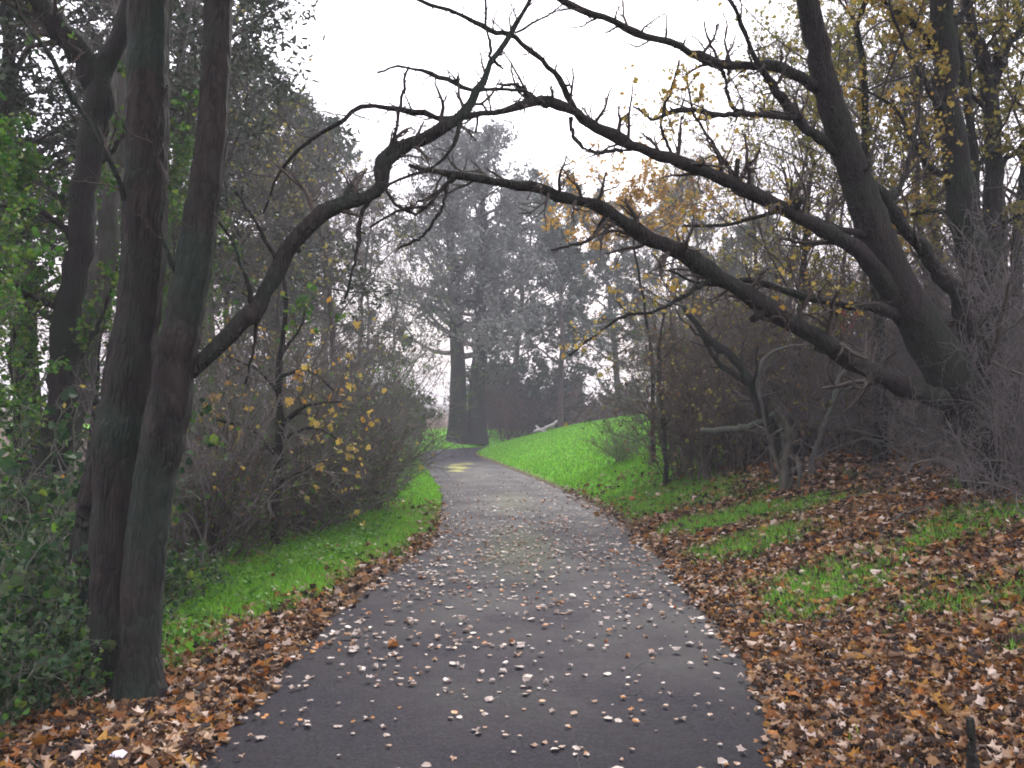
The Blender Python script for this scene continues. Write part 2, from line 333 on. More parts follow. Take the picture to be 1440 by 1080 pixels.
gx = axis(-7, 9, .16, 500); gy = axis(0, 56, .2, 500)
X, Y = np.meshgrid(gx, gy); xf, yf = X.ravel(), Y.ravel()
H, S, SD = ground(xf, yf, True)
a = Acc(); nx, ny = len(gx), len(gy)
i = (np.arange(ny - 1)[:, None] * nx + np.arange(nx - 1)[None]).ravel()
a.add(np.c_[xf, yf, H], np.c_[i, i + 1, i + nx + 1, i + nx], 0, True)
g = a.build('ground', ground_mat(), attr=('lawn', lawn_mask(xf, yf, S, SD))); g['kind'] = 'structure'

rng = np.random.default_rng(3)
m_ = 900; pr = catmull(np.c_[PX, PY, np.zeros(260), PW], m_); tx = np.gradient(pr[:, 0]); ty = np.gradient(pr[:, 1]); tl = np.hypot(tx, ty); tx /= tl; ty /= tl
u = np.linspace(-1, 1, 15); rag = lambda k: .05 * wav(pr[:, 1], pr[:, 1] * 0 + k, 3.1) + .02 * wav(pr[:, 1], pr[:, 1] * 0 + k, 11) + rng.normal(0, .014, m_)
wl_, wr_ = pr[:, 3] + rag(1), pr[:, 3] + rag(9)
off = np.where(u[None] < 0, u[None] * wl_[:, None], u[None] * wr_[:, None])
V = np.stack([pr[:, 0:1] + ty[:, None] * off, pr[:, 1:2] - tx[:, None] * off, .012 - .02 * (u[None] ** 4) + 0 * off], -1).reshape(-1, 3)
a = Acc(); i = (np.arange(m_ - 1)[:, None] * 15 + np.arange(14)[None]).ravel(); a.add(V, np.c_[i, i + 1, i + 16, i + 15], 0, True)
# cracks in the surfacing, thin dark strips lying on it
for pts in ([(905, 925), (880, 950), (862, 985), (845, 1015), (818, 1045), (812, 1090)], [(862, 985), (885, 975), (905, 972)], [(850, 820), (842, 850), (858, 880), (905, 925)]):
    w = []
    for px, py in pts: d = EYE * F / (py - 588); w.append(((px - 720) / F * d, d, .0155))
    w = catmull(np.array(w), 40); w[:, :2] += rng.normal(0, .012, (40, 2)); n_ = norm(np.c_[-np.gradient(w[:, 1]), np.gradient(w[:, 0]), np.zeros(40)]); ww = rng.uniform(.0008, .0035, 40)[:, None]
    v = np.empty((80, 3)); v[::2] = w + n_ * ww; v[1::2] = w - n_ * ww; j = np.arange(39) * 2; a.add(v, np.c_[j, j + 1, j + 3, j + 2], 1, False)
p = a.build('path', [asphalt_mat(), flat_mat('crack', (.012, .011, .012))]); p['kind'] = 'structure'

# ------------------------------------------------------------------ grass, litter
def scatter(n, x0, x1, y0, y1, mask, rng):
    x = rng.uniform(x0, x1, n); y = rng.uniform(y0, y1, n); h, s, sd = ground(x, y, True)
    inview = (np.abs(x) < .62 * y + 1.2)
    k = (rng.random(n) < mask(x, y, s, sd)) & inview
    return np.c_[x, y, h][k]
def blades(acc, pts, h, w, rng, mat=0, lean=.35):
    n = len(pts); a = rng.uniform(0, 2 * PI, n); dx = np.c_[np.cos(a), np.sin(a), np.zeros(n)]; b = rng.uniform(0, 2 * PI, n); ld = np.c_[np.cos(b), np.sin(b), np.zeros(n)] * (rng.random(n) * lean)[:, None]
    hh = (h * rng.uniform(.5, 1.3, n))[:, None]; ww = (w * rng.uniform(.6, 1.3, n))[:, None]; up = np.array([0, 0, 1.0])
    q = np.stack([pts - dx * ww, pts + dx * ww, pts + dx * ww * .8 + hh * (.55 * up + ld * .35), pts - dx * ww * .8 + hh * (.55 * up + ld * .35), pts + hh * (up * .95 + ld)], 1).reshape(-1, 3)
    i = np.arange(n)[:, None] * 5; acc.add(q, i + np.array([0, 1, 2, 3]), mat); acc.f.append((i + np.array([3, 2, 4]) + acc.n - 5 * n, mat, False))
rng = np.random.default_rng(11)
a = Acc(); LM = lawn_mask
blades(a, scatter(150000, -5, -1, 4.8, 14, LM, rng), .075, .0035, rng)
blades(a, scatter(90000, 1.3, 6, 4, 15, LM, rng), .085, .004, rng, 0, .8)
blades(a, scatter(60000, -4, 6, 14, 22, LM, rng), .07, .007, rng)
blades(a, scatter(150000, -7, 12, 20, 47, LM, rng), .07, .014, rng)
blades(a, scatter(22000, -16, 20, 44, 60, LM, rng), .12, .02, rng)
blades(a, scatter(60000, -5, -1, 4.8, 16, LM, rng), .085, .004, rng, 1, .6); blades(a, scatter(60000, 1.3, 6, 4, 17, LM, rng), .09, .005, rng, 1, .9); blades(a, scatter(50000, -7, 12, 17, 47, LM, rng), .075, .012, rng, 1, .7)
gr = a.build('grass', [M['grass'], M['grass_dull']]); tag(gr, 'bright green grass covering the hill and both verges', kind='stuff')
a = Acc(); c = scatter(16000, -6, -1.6, 5, 14, lambda x, y, s, sd: (sstep(s + .25 * wav(x, y, 3), .45, .9) * (1 - sstep(s, 2.6, 3.6))), rng); c[:, 2] += rng.uniform(.02, .13, len(c))
leaves(a, c, .036, rng, 'oval', 0, .45, .3, .8)
gc = a.build('ground_cover', [M['leaf_cover']]); tag(gc, 'small bright green weeds growing in the left verge', kind='stuff')

a = Acc()
for n, box, sz, sh in ((66000, (1.1, 4.2, 2.6, 6.5), .039, 'maple'), (66000, (1.1, 7.5, 6, 11), .041, 'torn'), (50000, (1.1, 11, 10, 20), .055, 'torn'), (38000, (-4.5, -1.2, 2.8, 7), .04, 'maple'), (20000, (-4, -.8, 6.5, 17), .046, 'torn')):
    c = scatter(n, *box, litter_mask, rng); nn = len(c); c[:, 2] += rng.uniform(.008, .055, nn)
    k = rng.random(nn) < .62
    leaves(a, c[k], sz * 1.05, rng, sh, 0, .6, .42, .9, 1.3); leaves(a, c[~k], sz * .85, rng, 'torn', 1, .5, .45, .8, 1.6)
li = a.build('leaf_litter', [M['litter'], M['litter_dull']]); tag(li, 'thick litter of brown, orange and pale fallen leaves on both banks', kind='stuff')

# leaves lying on the path: the 300 nearest are single things, the rest one scatter
n = 9500; ly = 3.0 + 27 * rng.random(n) ** 1.25; cxy = np.interp(ly, PY, PX); lw = np.interp(ly, PY, PW); uu = rng.uniform(-1, 1, n)
den = .22 + .78 * np.exp(-((ly - 11.0) / 5) ** 2) + .25 * np.abs(uu) ** 6; den *= .6 + .4 * sstep(wav(cxy + uu * 1.5, ly, 1.9, 5) + .2, -.5, .6); den *= 1 - sstep(ly, 18, 29) * .93
k = rng.random(n) < den * .7; lx = (cxy + uu * lw)[k]; ly = ly[k]
o = np.argsort(ly); lx, ly = lx[o], ly[o]
protos = []
kinds = [('path_leaf_pale', 'pale cream fallen leaf lying flat on the dark asphalt path', .58), ('path_leaf_tan', 'tan fallen leaf lying on the dark asphalt path', .3), ('path_leaf_rust', 'rusty orange fallen leaf lying on the dark asphalt path', .12)]
for mk, lab, pr_ in kinds:
    v = []
    for q in range(4):
        a = Acc(); leaves(a, np.array([[0, 0, .012]]), 1.0, rng, ('maple', 'oval', 'torn', 'torn')[q], 0, .93, .01, .8 if q != 1 else .9, 1.0)
        st = np.array([[[0, 0, .01], [.02, -.5, .03], [.1, -.75, .02]]]); st[0, :, :2] = st[0, :, :2] @ np.array([[1, 0], [0, 1]]); tube(a, st + np.array([0, -.1, 0]), np.array([[.015, .012, .01]]), 3, 0)
        v.append(a)
    protos.append((mk, lab, pr_, v))
meshes = {}
for j in range(300):
    r = rng.random(); ki = 0 if r < .58 else (1 if r < .88 else 2); q = int(rng.integers(0, 4)); mk, lab, _, v = protos[ki]
    if (ki, q) not in meshes:
        o = v[q].build('fallen_leaf', M[mk]); meshes[(ki, q)] = o
    else: o = meshes[(ki, q)].copy(); C.objects.link(o)
    s = float(.034 * np.exp(rng.normal(0, .33))); o.scale = (s, s * rng.uniform(.8, 1.15), s); o.location = (float(lx[j]), float(ly[j]), .02); o.rotation_euler = (rng.normal(0, .1), rng.normal(0, .1), rng.uniform(0, 6.28))
    tag(o, lab, 'leaf', 'fallen leaves on the path, ' + ('pale', 'tan', 'rusty')[ki])
a = Acc(); c = np.c_[lx[300:], ly[300:], np.full(len(lx) - 300, .024)]; r = rng.random(len(c)); 
for i_, (lo, hi) in enumerate(((0, .6), (.6, .88), (.88, 1.0))):
    kk = (r >= lo) & (r < hi); leaves(a, c[kk], .042, rng, 'torn', i_, .88, .3, .85, 1.2)
sl = a.build('scattered_leaves', [M['path_leaf_pale'], M['path_leaf_tan'], M['path_leaf_rust']]); tag(sl, 'small pale fallen leaves scattered farther along the path', kind='stuff')

# ------------------------------------------------------------------ the two trees that arch over the path
def bough(name, tree, base, pts, mats, rng, K=26, sides=8, n1=10, n2=5, L1=.3, L2=.45, wob=.012, leafmat=None, nleaf=0, lsize=.05, rmul=1.0, t0=.15, trop=.12, n3=0, droop=0, label=None, thin=1.0, lshape='maple', rough=.1):
    Pp, R = limb(pts, K, rng, wob); R = R * rmul
    kn = 1 + .2 * np.convolve(rng.normal(0, 1, K), [.2, .6, .2], 'same').clip(-1, 2); R = R * kn[None]
    Pp = Pp.copy(); kk_ = np.cumsum(rng.normal(0, 1, (K, 3)), 0); kk_ -= np.linspace(0, 1, K)[:, None] * kk_[-1]; Pp[0] += .006 * kk_ * np.clip(np.linspace(0, 1, K) * 8, 0, 1)[:, None]
    st_, sr_ = grow(Pp, R, rng, max(1, K // 16), .1, .9, 1.1, 1, 3, .15, 0, .55, .7, Labs=float(R.mean()) * 4.5)
    a = Acc(); tube(a, Pp, R, sides, 0, rough=rough, rng=rng, cap=True); tube(a, st_, sr_, 5, 0, cap=True)
    tw = None
    if n1:
        Q, S = grow(Pp, R, rng, n1, t0, 1.0, 1.0, L1, 9, .2, trop, .4, .3, rmin=.0022, droop=droop); tube(a, Q, S, 4, 1); tw = Q
        if n2:
            Q2, S2 = grow(Q, S, rng, n2, .15, 1.0, .9, L2, 6, .25, trop * .5, .6, .4, rmin=.0016, droop=droop); tube(a, Q2, S2, 3, 1); tw = Q2
            if n3:
                Q3, S3 = grow(Q2, S2, rng, n3, .2, 1, .9, .5, 4, .25, 0, .7, .6, rmin=.0014, droop=droop); tube(a, Q3, S3, 3, 1); tw = Q3
    if nleaf: leaves(a, sample(tw, rng, nleaf, .3, .02), lsize, rng, lshape, 2, .2, .3)
    o = a.build(name, [M[k] for k in mats] + ([leafmat] if leafmat else []), tree, base)
    if label: o['label'] = label
    return o
rng = np.random.default_rng(21)
b0 = np.array([-2.28, 5.12, gz(-2.28, 5.12) - .05])
tw = thing('twin_trunk_tree', 'tall dark tree with twin upright trunks at the left edge of the path', 'tree', b0)
TB = ('bark_twin', 'twig')
def trunk_part(tree, base, pts, mat, rng, K=110, sides=34, wob=.003, name='trunk', rough=.05):
    Pp, R = limb(pts, K, rng, wob); R = R * (1 + .035 * np.convolve(rng.normal(0, 1, K), [.25, .5, .5, .25], 'same'))[None]
    a = Acc(); tube(a, Pp, R, sides, 0, rough=rough, rng=rng, cap=True); return a.build(name, M[mat], tree, base)
trunk_part(tw, b0, [(146, 1010, 5.32, 98), (149, 955, 5.3, 68), (154, 850, 5.3, 54), (160, 730, 5.3, 58), (170, 620, 5.3, 66), (184, 520, 5.3, 64), (199, 400, 5.3, 59), (207, 200, 5.3, 57), (211, 0, 5.35, 58), (214, -160, 5.4, 50), (206, -420, 5.5, 36)], 'bark_twin', rng)
trunk_part(tw, b0, [(192, 1010, 5.08, 112), (194, 965, 5.08, 72), (195, 930, 5.08, 59), (197, 880, 5.08, 54), (204, 780, 5.08, 54), (216, 680, 5.08, 56), (232, 600, 5.08, 60), (249, 500, 5.08, 55), (268, 400, 5.08, 50), (283, 300, 5.1, 45), (297, 200, 5.1, 42), (304, 90, 5.15, 39), (308, 0, 5.2, 38), (316, -160, 5.3, 30), (340, -400, 5.4, 20)], 'bark_twin', rng)
trunk_part(tw, b0, [(112, 900, 5.95, 62), (118, 830, 5.9, 52), (132, 740, 5.85, 50), (150, 640, 5.75, 48), (172, 540, 5.65, 42), (190, 450, 5.6, 36), (205, 330, 5.55, 22)], 'bark_twin', rng)
bough('branch', tw, b0, [(225, 560, 5.1, 26), (272, 520, 5.1, 21), (310, 480, 5.1, 24), (350, 445, 5.15, 22), (376, 400, 5.2, 21), (402, 350, 5.25, 21), (450, 306, 5.3, 20), (500, 284, 5.35, 19), (528, 272, 5.4, 22), (538, 235, 5.4, 28), (556, 222, 5.45, 24), (590, 207, 5.5, 17), (622, 190, 5.5, 16), (648, 168, 5.55, 14), (672, 128, 5.6, 12), (690, 92, 5.65, 10), (720, 48, 5.7, 8), (745, 0, 5.75, 6), (765, -60, 5.8, 5)], TB, rng, 50, 10, 26, 5, .1, .5, .004, t0=.3, label='long mossy branch arching over the path with a swollen knot')
SB = [
 [(672, 128, 5.6, 6), (645, 115, 5.6, 6), (600, 97, 5.6, 5), (565, 93, 5.6, 4), (530, 102, 5.6, 3)],
 [(668, 126, 5.6, 6), (730, 127, 5.7, 6), (765, 147, 5.8, 6)],
 [(540, 225, 5.4, 6), (556, 185, 5.4, 5), (562, 140, 5.4, 4), (575, 95, 5.4, 3)],
 [(520, 280, 5.4, 7), (508, 310, 5.4, 6), (504, 350, 5.35, 5), (485, 420, 5.3, 3)],
 [(648, 170, 5.55, 7), (636, 205, 5.5, 6), (612, 232, 5.5, 5), (570, 250, 5.45, 5), (540, 265, 5.4, 5)],
 [(692, 90, 5.65, 5), (688, 50, 5.65, 4), (680, -10, 5.65, 3)],
 [(725, 46, 5.7, 4), (765, 25, 5.8, 3), (805, -5, 5.85, 3)],
 [(535, 260, 5.4, 7), (560, 290, 5.4, 5), (590, 300, 5.5, 4), (625, 262, 5.6, 3)],
 [(640, 246, 5.6, 5), (600, 290, 5.5, 5), (560, 300, 5.4, 4), (520, 320, 5.4, 3)],
 [(392, 372, 5.2, 8), (375, 340, 5.15, 6), (352, 300, 5.1, 5), (330, 270, 5.1, 4)],
 [(355, 440, 5.15, 8), (352, 400, 5.1, 6), (330, 350, 5.1, 5), (300, 300, 5.05, 4)],
 [(362, 430, 5.2, 6), (358, 480, 5.2, 5), (345, 540, 5.2, 3)],
]
for q in SB: bough('branch', tw, b0, q, TB, rng, 14, 6, 7, 4, .28, .5, .006, trop=.05)
bough('branch', tw, b0, [(190, 320, 5.2, 10), (172, 275, 5.2, 9), (150, 220, 5.1, 8), (100, 130, 5.0, 8), (65, 65, 4.9, 7), (37, 25, 4.9, 5), (10, -30, 4.8, 4)], TB, rng, 24, 7, 12, 5, .25, .5, .006)
bough('branch', tw, b0, [(280, 300, 5.1, 12), (330, 270, 5.3, 9), (372, 210, 5.5, 7), (400, 120, 5.6, 5), (405, 20, 5.7, 3)][:0] or [(262, 420, 5.1, 9), (225, 330, 5.0, 7), (228, 260, 4.95, 6), (215, 190, 4.9, 4), (235, 120, 4.9, 3)], TB, rng, 20, 6, 8, 4, .25, .5, .006)
for q, nl in (([(215, -120, 5.4, 22), (150, -220, 5.2, 14), (60, -300, 5.0, 8)], 0), ([(312, -100, 5.2, 18), (400, -220, 5.3, 12), (520, -330, 5.4, 7)], 0), ([(212, -250, 5.4, 20), (260, -420, 5.8, 12), (320, -600, 6.2, 6)], 0)):
    bough('branch', tw, b0, q, TB, rng, 16, 7, 14, 6, .4, .5, .02)

def shade_crown(tree, base, c, rad, ht, rng, leaf, nleaf, n=26, r0=.06):  # unseen leafy crown above the frame, added to darken the foreground
    az = np.arange(n) * 2.4 + rng.normal(0, .3, n); q = rng.random(n); tgt = np.c_[np.cos(az) * rad * rng.uniform(.5, 1, n), np.sin(az) * rad * rng.uniform(.5, 1, n), rng.uniform(.1, 1, n) * ht]
    t = np.linspace(0, 1, 9)[None, :, None]; st = np.array([0, 0, 1.0]) * (q * ht * .5)[:, None]
    Q = np.asarray(c) + st[:, None] * (1 - t) + tgt[:, None] * t; Q[:, 1:] += np.cumsum(rng.normal(0, .07, (n, 8, 3)), 1)
    S = r0 * rng.uniform(.6, 1.2, n)[:, None] * np.linspace(1, .25, 9)[None]; a = Acc(); tube(a, Q, S, 6, 0)
    Q2, S2 = grow(Q, S, rng, 9, .2, 1, .8, .4, 6, .2, .1, .5, .35, rmin=.005); tube(a, Q2, S2, 4, 0)
    Q3, S3 = grow(Q2, S2, rng, 6, .15, 1, .8, .5, 4, .22, 0, .6, .5, rmin=.003); tube(a, Q3, S3, 3, 0)
    leaves(a, sample(Q3, rng, nleaf, .1, .05), .085, rng, 'oval', 1, .3, .3); return a.build('crown', [M['twig'], M[leaf]], tree, base)
shade_crown(tw, b0, (-2.3, 5.0, 6.2), 3.9, 4.0, rng, 'leaf_olive', 30000)  # added out of view over the twin trunks to shade the near path
rng = np.random.default_rng(33)
bp_ = P(1412, 705, 9.0); bx_, by_ = bp_[0], 9.0; b1 = np.array([bx_, by_, gz(bx_, by_) - .1])
rt = thing('leaning_tree', 'leaning tree on the right bank whose long boughs arch over the path', 'tree', b1)
RB = ('bark_lean', 'twig')
trunk_part(rt, b1, [(1425, 760, 9.0, 130), (1405, 700, 9.0, 91), (1378, 620, 9.0, 75), (1335, 525, 8.95, 63), (1292, 455, 8.9, 57), (1256, 390, 8.8, 52), (1228, 320, 8.7, 48), (1203, 250, 8.6, 44), (1182, 190, 8.5, 39), (1162, 120, 8.4, 37), (1146, 50, 8.3, 33), (1136, 0, 8.2, 31), (1122, -120, 8.1, 24), (1120, -300, 8.0, 14)], 'bark_lean', rng, 64, 22, .006)
UA = [(1262, 425, 8.8, 34), (1238, 392, 8.7, 27), (1200, 350, 8.5, 25), (1150, 320, 8.3, 23), (1100, 292, 8.1, 22), (1050, 270, 7.9, 20), (1000, 246, 7.6, 19), (950, 226, 7.4, 18), (900, 208, 7.2, 18), (862, 190, 7.0, 18), (830, 170, 6.8, 17), (800, 157, 6.6, 16), (768, 147, 6.5, 15), (720, 158, 6.3, 11), (680, 165, 6.2, 10), (640, 172, 6.1, 9), (600, 162, 6.0, 9), (560, 154, 6.0, 8), (510, 152, 5.9, 7), (480, 174, 5.8, 6), (440, 200, 5.8, 5), (400, 240, 5.8, 4), (370, 300, 5.8, 3)]
bough('branch', rt, b1, UA, RB, rng, 70, 10, 44, 7, .07, .55, .005, rmul=.92, t0=.12, rough=.08, label='upper bough crossing the whole path')
LA = [(1380, 600, 9.0, 44), (1335, 568, 8.9, 37), (1270, 542, 8.7, 33), (1200, 510, 8.5, 30), (1130, 466, 8.3, 28), (1070, 431, 8.1, 26), (1000, 390, 7.9, 24), (960, 365, 7.8, 23), (900, 333, 7.5, 20), (850, 302, 7.3, 20), (800, 288, 7.1, 17), (760, 275, 6.9, 15), (700, 262, 6.7, 13), (640, 248, 6.4, 11), (610, 240, 6.3, 8), (575, 232, 6.2, 5)]
bough('branch', rt, b1, LA, RB, rng, 60, 10, 40, 7, .09, .55, .005, rmul=.88, t0=.15, rough=.08, droop=.03, label='lower bough reaching low over the path')
bough('branch', rt, b1, [(1385, 600, 9.3, 40), (1352, 435, 9.1, 30), (1295, 352, 8.9, 24), (1242, 285, 8.75, 22), (1206, 238, 8.6, 22)], RB, rng, 30, 9, 10, 6, .3, .5, .01)
RSB = [
 ([(1152, 125, 8.4, 20), (1110, 98, 8.2, 15), (1080, 94, 8.1, 14), (1040, 92, 8.0, 14), (1000, 85, 7.8, 13), (960, 66, 7.6, 12), (900, 45, 7.3, 11), (850, 25, 7.1, 10), (790, -2, 6.9, 9), (730, -40, 6.7, 7)], 24, 6, .12),
 ([(1178, 215, 8.5, 16), (1130, 176, 8.3, 14), (1104, 145, 8.2, 13), (1080, 110, 8.1, 10), (1060, 82, 8.0, 8), (1044, 50, 7.9, 6), (1020, -4, 7.8, 5), (1000, -60, 7.8, 4)], 12, 5, .2),
 ([(1118, 165, 8.2, 9), (1060, 164, 8.0, 8), (1010, 163, 7.8, 8), (960, 155, 7.6, 7), (920, 165, 7.5, 5), (890, 150, 7.4, 3)], 14, 5, .25),
 ([(1110, 160, 8.2, 7), (1060, 155, 8.1, 7), (1030, 146, 8.0, 6), (1018, 105, 8.0, 5), (1000, 60, 7.9, 4), (990, 30, 7.9, 3)], 9, 5, .25),
 ([(1262, 440, 8.8, 18), (1190, 430, 8.5, 12), (1120, 415, 8.3, 11), (1050, 396, 8.1, 9), (990, 400, 8.0, 5), (940, 380, 7.9, 3)], 16, 6, .2),
 ([(1225, 330, 8.7, 14), (1190, 328, 8.5, 9), (1140, 304, 8.3, 8), (1080, 306, 8.1, 7), (1020, 320, 8.0, 6), (960, 318, 7.9, 4)], 14, 6, .2),
 ([(812, 162, 6.7, 8), (805, 150, 6.6, 8), (780, 105, 6.5, 8), (750, 75, 6.4, 8), (718, 48, 6.3, 8), (690, 38, 6.2, 7), (655, 22, 6.1, 6), (590, -2, 6.0, 5), (540, -20, 6.0, 3)], 12, 5, .12),
 ([(802, 165, 6.6, 7), (812, 190, 6.6, 6), (830, 210, 6.6, 5), (875, 212, 6.7, 5)], 5, 4, .3),
 ([(770, 150, 6.5, 8), (745, 132, 6.4, 7), (725, 120, 6.3, 5), (700, 118, 6.3, 3)], 5, 4, .3),
 ([(640, 250, 6.4, 6), (625, 270, 6.4, 5), (600, 285, 6.4, 4), (570, 290, 6.4, 3)], 5, 5, .3),
 ([(632, 250, 6.4, 6), (620, 290, 6.4, 5), (600, 325, 6.4, 4), (560, 350, 6.4, 3)], 7, 5, .3),
 ([(850, 305, 7.3, 6), (835, 330, 7.3, 5), (790, 345, 7.2, 4), (775, 352, 7.2, 3)], 5, 5, .4),
 ([(1000, 392, 7.9, 8), (960, 420, 7.8, 6), (920, 440, 7.7, 5), (870, 450, 7.6, 4), (800, 500, 7.5, 3)], 12, 6, .22),
 ([(1050, 272, 7.9, 7), (1010, 210, 7.8, 5), (980, 160, 7.8, 4), (965, 100, 7.7, 3)], 10, 6, .3),
 ([(950, 228, 7.4, 6), (925, 180, 7.3, 5), (940, 130, 7.3, 4), (955, 85, 7.3, 3)], 9, 6, .3),
 ([(1285, 440, 8.9, 16), (1320, 455, 9.3, 12), (1370, 450, 9.7, 8), (1430, 420, 10, 5)], 10, 6, .3),
 ([(1225, 320, 8.7, 12), (1270, 260, 9.0, 8), (1290, 180, 9.2, 6), (1300, 90, 9.4, 4)], 12, 6, .3),
 ([(1130, -80, 8.2, 20), (1060, -200, 8.0, 12), (960, -280, 7.6, 7)], 14, 6, .35),
 ([(1122, -120, 8.1, 18), (1190, -260, 8.4, 12), (1270, -380, 8.8, 7)], 14, 6, .35),
]
for k, (q, n1, n2, L1) in enumerate(RSB):
    if k in (2, 4, 5, 12, 13, 14, 16): bough('branch', rt, b1, q, RB + () , rng, 30, 7, n1, n2, L1, .5, .007, M['leaf_yellow'], 110, .036, n3=3)
    else: bough('branch', rt, b1, q, RB, rng, 30, 7, n1, n2, L1, .5, .007, n3=2)

shade_crown(rt, b1, (2.9, 7.2, 7.3), 4.3, 4.0, rng, 'leaf_olive', 26000)  # second unseen crown, put over the leaning tree for its shade
# ------------------------------------------------------------------ plant prototypes
def tree_proto(name, cat, h, rng, kind, bark='bark_far', twig='twig_mauve', leaf=None, nleaf=0, lsize=.08, lshape='dia', lev=(30, 6, 4), spread=.35, base_t=.25, tr=.16, K=20, lean=.0, trunks=1, tsep=2.6, ttilt=.07, trop=.15, jit=.0, flat=.2, twk=1.0):
    o = thing(name, '', cat); a = Acc(); cr = Acc()
    for t in range(trunks):
        z = np.linspace(0, h, K); w = np.cumsum(rng.normal(0, .012 * h, (K, 2)), 0) * np.linspace(0, 1, K)[:, None]
        ox = (t - (trunks - 1) / 2) * tr * tsep
        Pp = np.c_[w[:, 0] + ox + (t - (trunks - 1) / 2) * z * ttilt + lean * z, w[:, 1], z][None]; R = (tr * (1 - z / h) ** .8 + .012 + .35 * tr * np.exp(-z / (.05 * h)))[None]
        tube(a, Pp, R, 12, 0, rough=.08, rng=rng)
        # limbs
        n = lev[0]; tt = base_t + (1 - base_t) * (np.arange(n) + rng.random(n)) / n
        if kind == 'cone': prof = (1 - tt) ** .7 + .08
        elif kind == 'dome': prof = np.sqrt(np.clip(1 - ((tt - base_t) / (1 - base_t)) ** 2.4, 0, 1)) * .8 + .22
        else: prof = .55 + .5 * np.sin(PI * np.clip((tt - base_t) / (1 - base_t), 0, 1) ** .8)
        f = tt * (K - 1); i = np.clip(f.astype(int), 0, K - 2); u = (f - i)[:, None]; st = Pp[0, i] * (1 - u) + Pp[0, i + 1] * u
        az = np.arange(n) * 2.4 + rng.normal(0, .4, n); el = rng.normal(.25 if kind != 'bare' else .75, .18, n) + (tt - base_t) * (.7 if kind != 'cone' else .3)
        D = np.c_[np.cos(az) * np.cos(el), np.sin(az) * np.cos(el), np.sin(el)]; ln = spread * h * prof * rng.uniform(.6, 1.15, n)
        Q = np.empty((n, 8, 3)); Q[:, 0] = st
        for k in range(1, 8): D = norm(D + rng.normal(0, .13, (n, 3)) + np.array([0, 0, trop * .3])); Q[:, k] = Q[:, k - 1] + D * (ln / 7)[:, None]
        S = np.interp(tt, [0, 1], [tr * .42, tr * .12])[:, None] * np.linspace(1, .25, 8)[None] * rng.uniform(.7, 1.2, n)[:, None]
        tube(cr, Q, S, 5, 0)
        Q2, S2 = grow(Q, S, rng, lev[1], .2, 1, .85, .42, 6, .2, trop * .5, .5, .35, rmin=.006 * twk); tube(cr, Q2, S2, 3, 0)
        last = Q2
        if lev[2]:
            Q3, S3 = grow(Q2, S2, rng, lev[2], .15, 1, .8, .5, 4, .22, 0, .6, .5, rmin=.0045 * twk); tube(cr, Q3, S3, 3, 0); last = Q3
        if len(lev) > 3 and lev[3]:
            Q4, S4 = grow(Q3, S3, rng, lev[3], .15, 1, .8, .55, 3, .2, 0, .7, .6, rmin=.0035 * twk); tube(cr, Q4, S4, 3, 0); last = Q4
        if nleaf: leaves(cr, sample(last, rng, nleaf // trunks, .25, jit or .02), lsize, rng, lshape, 1, flat, .35)
    a.build('trunk', M[bark], o); cr.build('crown', [M[twig]] + ([M[leaf]] if leaf else []), o)
    return {'o': o, 'root': o, 'h': h}
def bush_proto(name, cat, h, w, rng, twig='twig_mauve', n0=26, n1=9, n2=6, n3=0, leaf=None, nleaf=0, lsize=.045, lshape='oval', up=.6, wig=.16, rmin=.003, r0=.014, jit=.015, arch=0.0, flat=.2, leaf2=None, nleaf2=0):
    o = thing(name, '', cat)
    az = rng.uniform(0, 2 * PI, n0); el = rng.uniform(.35, 1.5, n0); D = np.c_[np.cos(az) * np.cos(el) * w / h * 1.1, np.sin(az) * np.cos(el) * w / h * 1.1, np.sin(el) * .9 + .15]
    ln = np.linalg.norm(D, axis=1) * h * rng.uniform(.6, 1.05, n0); D = norm(D)
    K = 10; Q = np.empty((n0, K, 3)); Q[:, 0] = np.c_[rng.normal(0, w * .16, (n0, 2)), np.full(n0, -.05)]
    for k in range(1, K): D = norm(D + rng.normal(0, wig, (n0, 3)) + np.array([0, 0, .04 - arch * k / K])); Q[:, k] = Q[:, k - 1] + D * (ln / (K - 1))[:, None]
    S = r0 * rng.uniform(.5, 1.4, n0)[:, None] * np.linspace(1, .3, K)[None]
    a = Acc(); tube(a, Q, S, 5, 0)
    Q2, S2 = grow(Q, S, rng, n1, .1, 1, .7, .45, 7, wig * 1.2, .1 - arch * .3, .55, .4, rmin=rmin * 1.2); tube(a, Q2, S2, 3, 0)
    Q3, S3 = grow(Q2, S2, rng, n2, .1, 1, .75, .5, 5, wig * 1.3, .05 - arch * .2, .6, .5, rmin=rmin); tube(a, Q3, S3, 3, 0); last = Q3
    if n3: Q4, S4 = grow(Q3, S3, rng, n3, .1, 1, .8, .55, 4, wig * 1.3, 0, .7, .6, rmin=rmin * .8); tube(a, Q4, S4, 3, 0); last = Q4
    a.build('stems', M[twig], o)
    if nleaf or nleaf2:
        b = Acc()
        if nleaf: leaves(b, sample(last, rng, nleaf, .1, jit), lsize, rng, lshape, 0, flat, .35)
        if nleaf2: leaves(b, sample(last, rng, nleaf2, .1, jit), lsize, rng, lshape, 1, flat, .35)
        b.build('foliage', [M[leaf]] + ([M[leaf2]] if leaf2 else []), o)
    return {'o': o, 'root': o, 'h': h}
R_ = np.random.default_rng
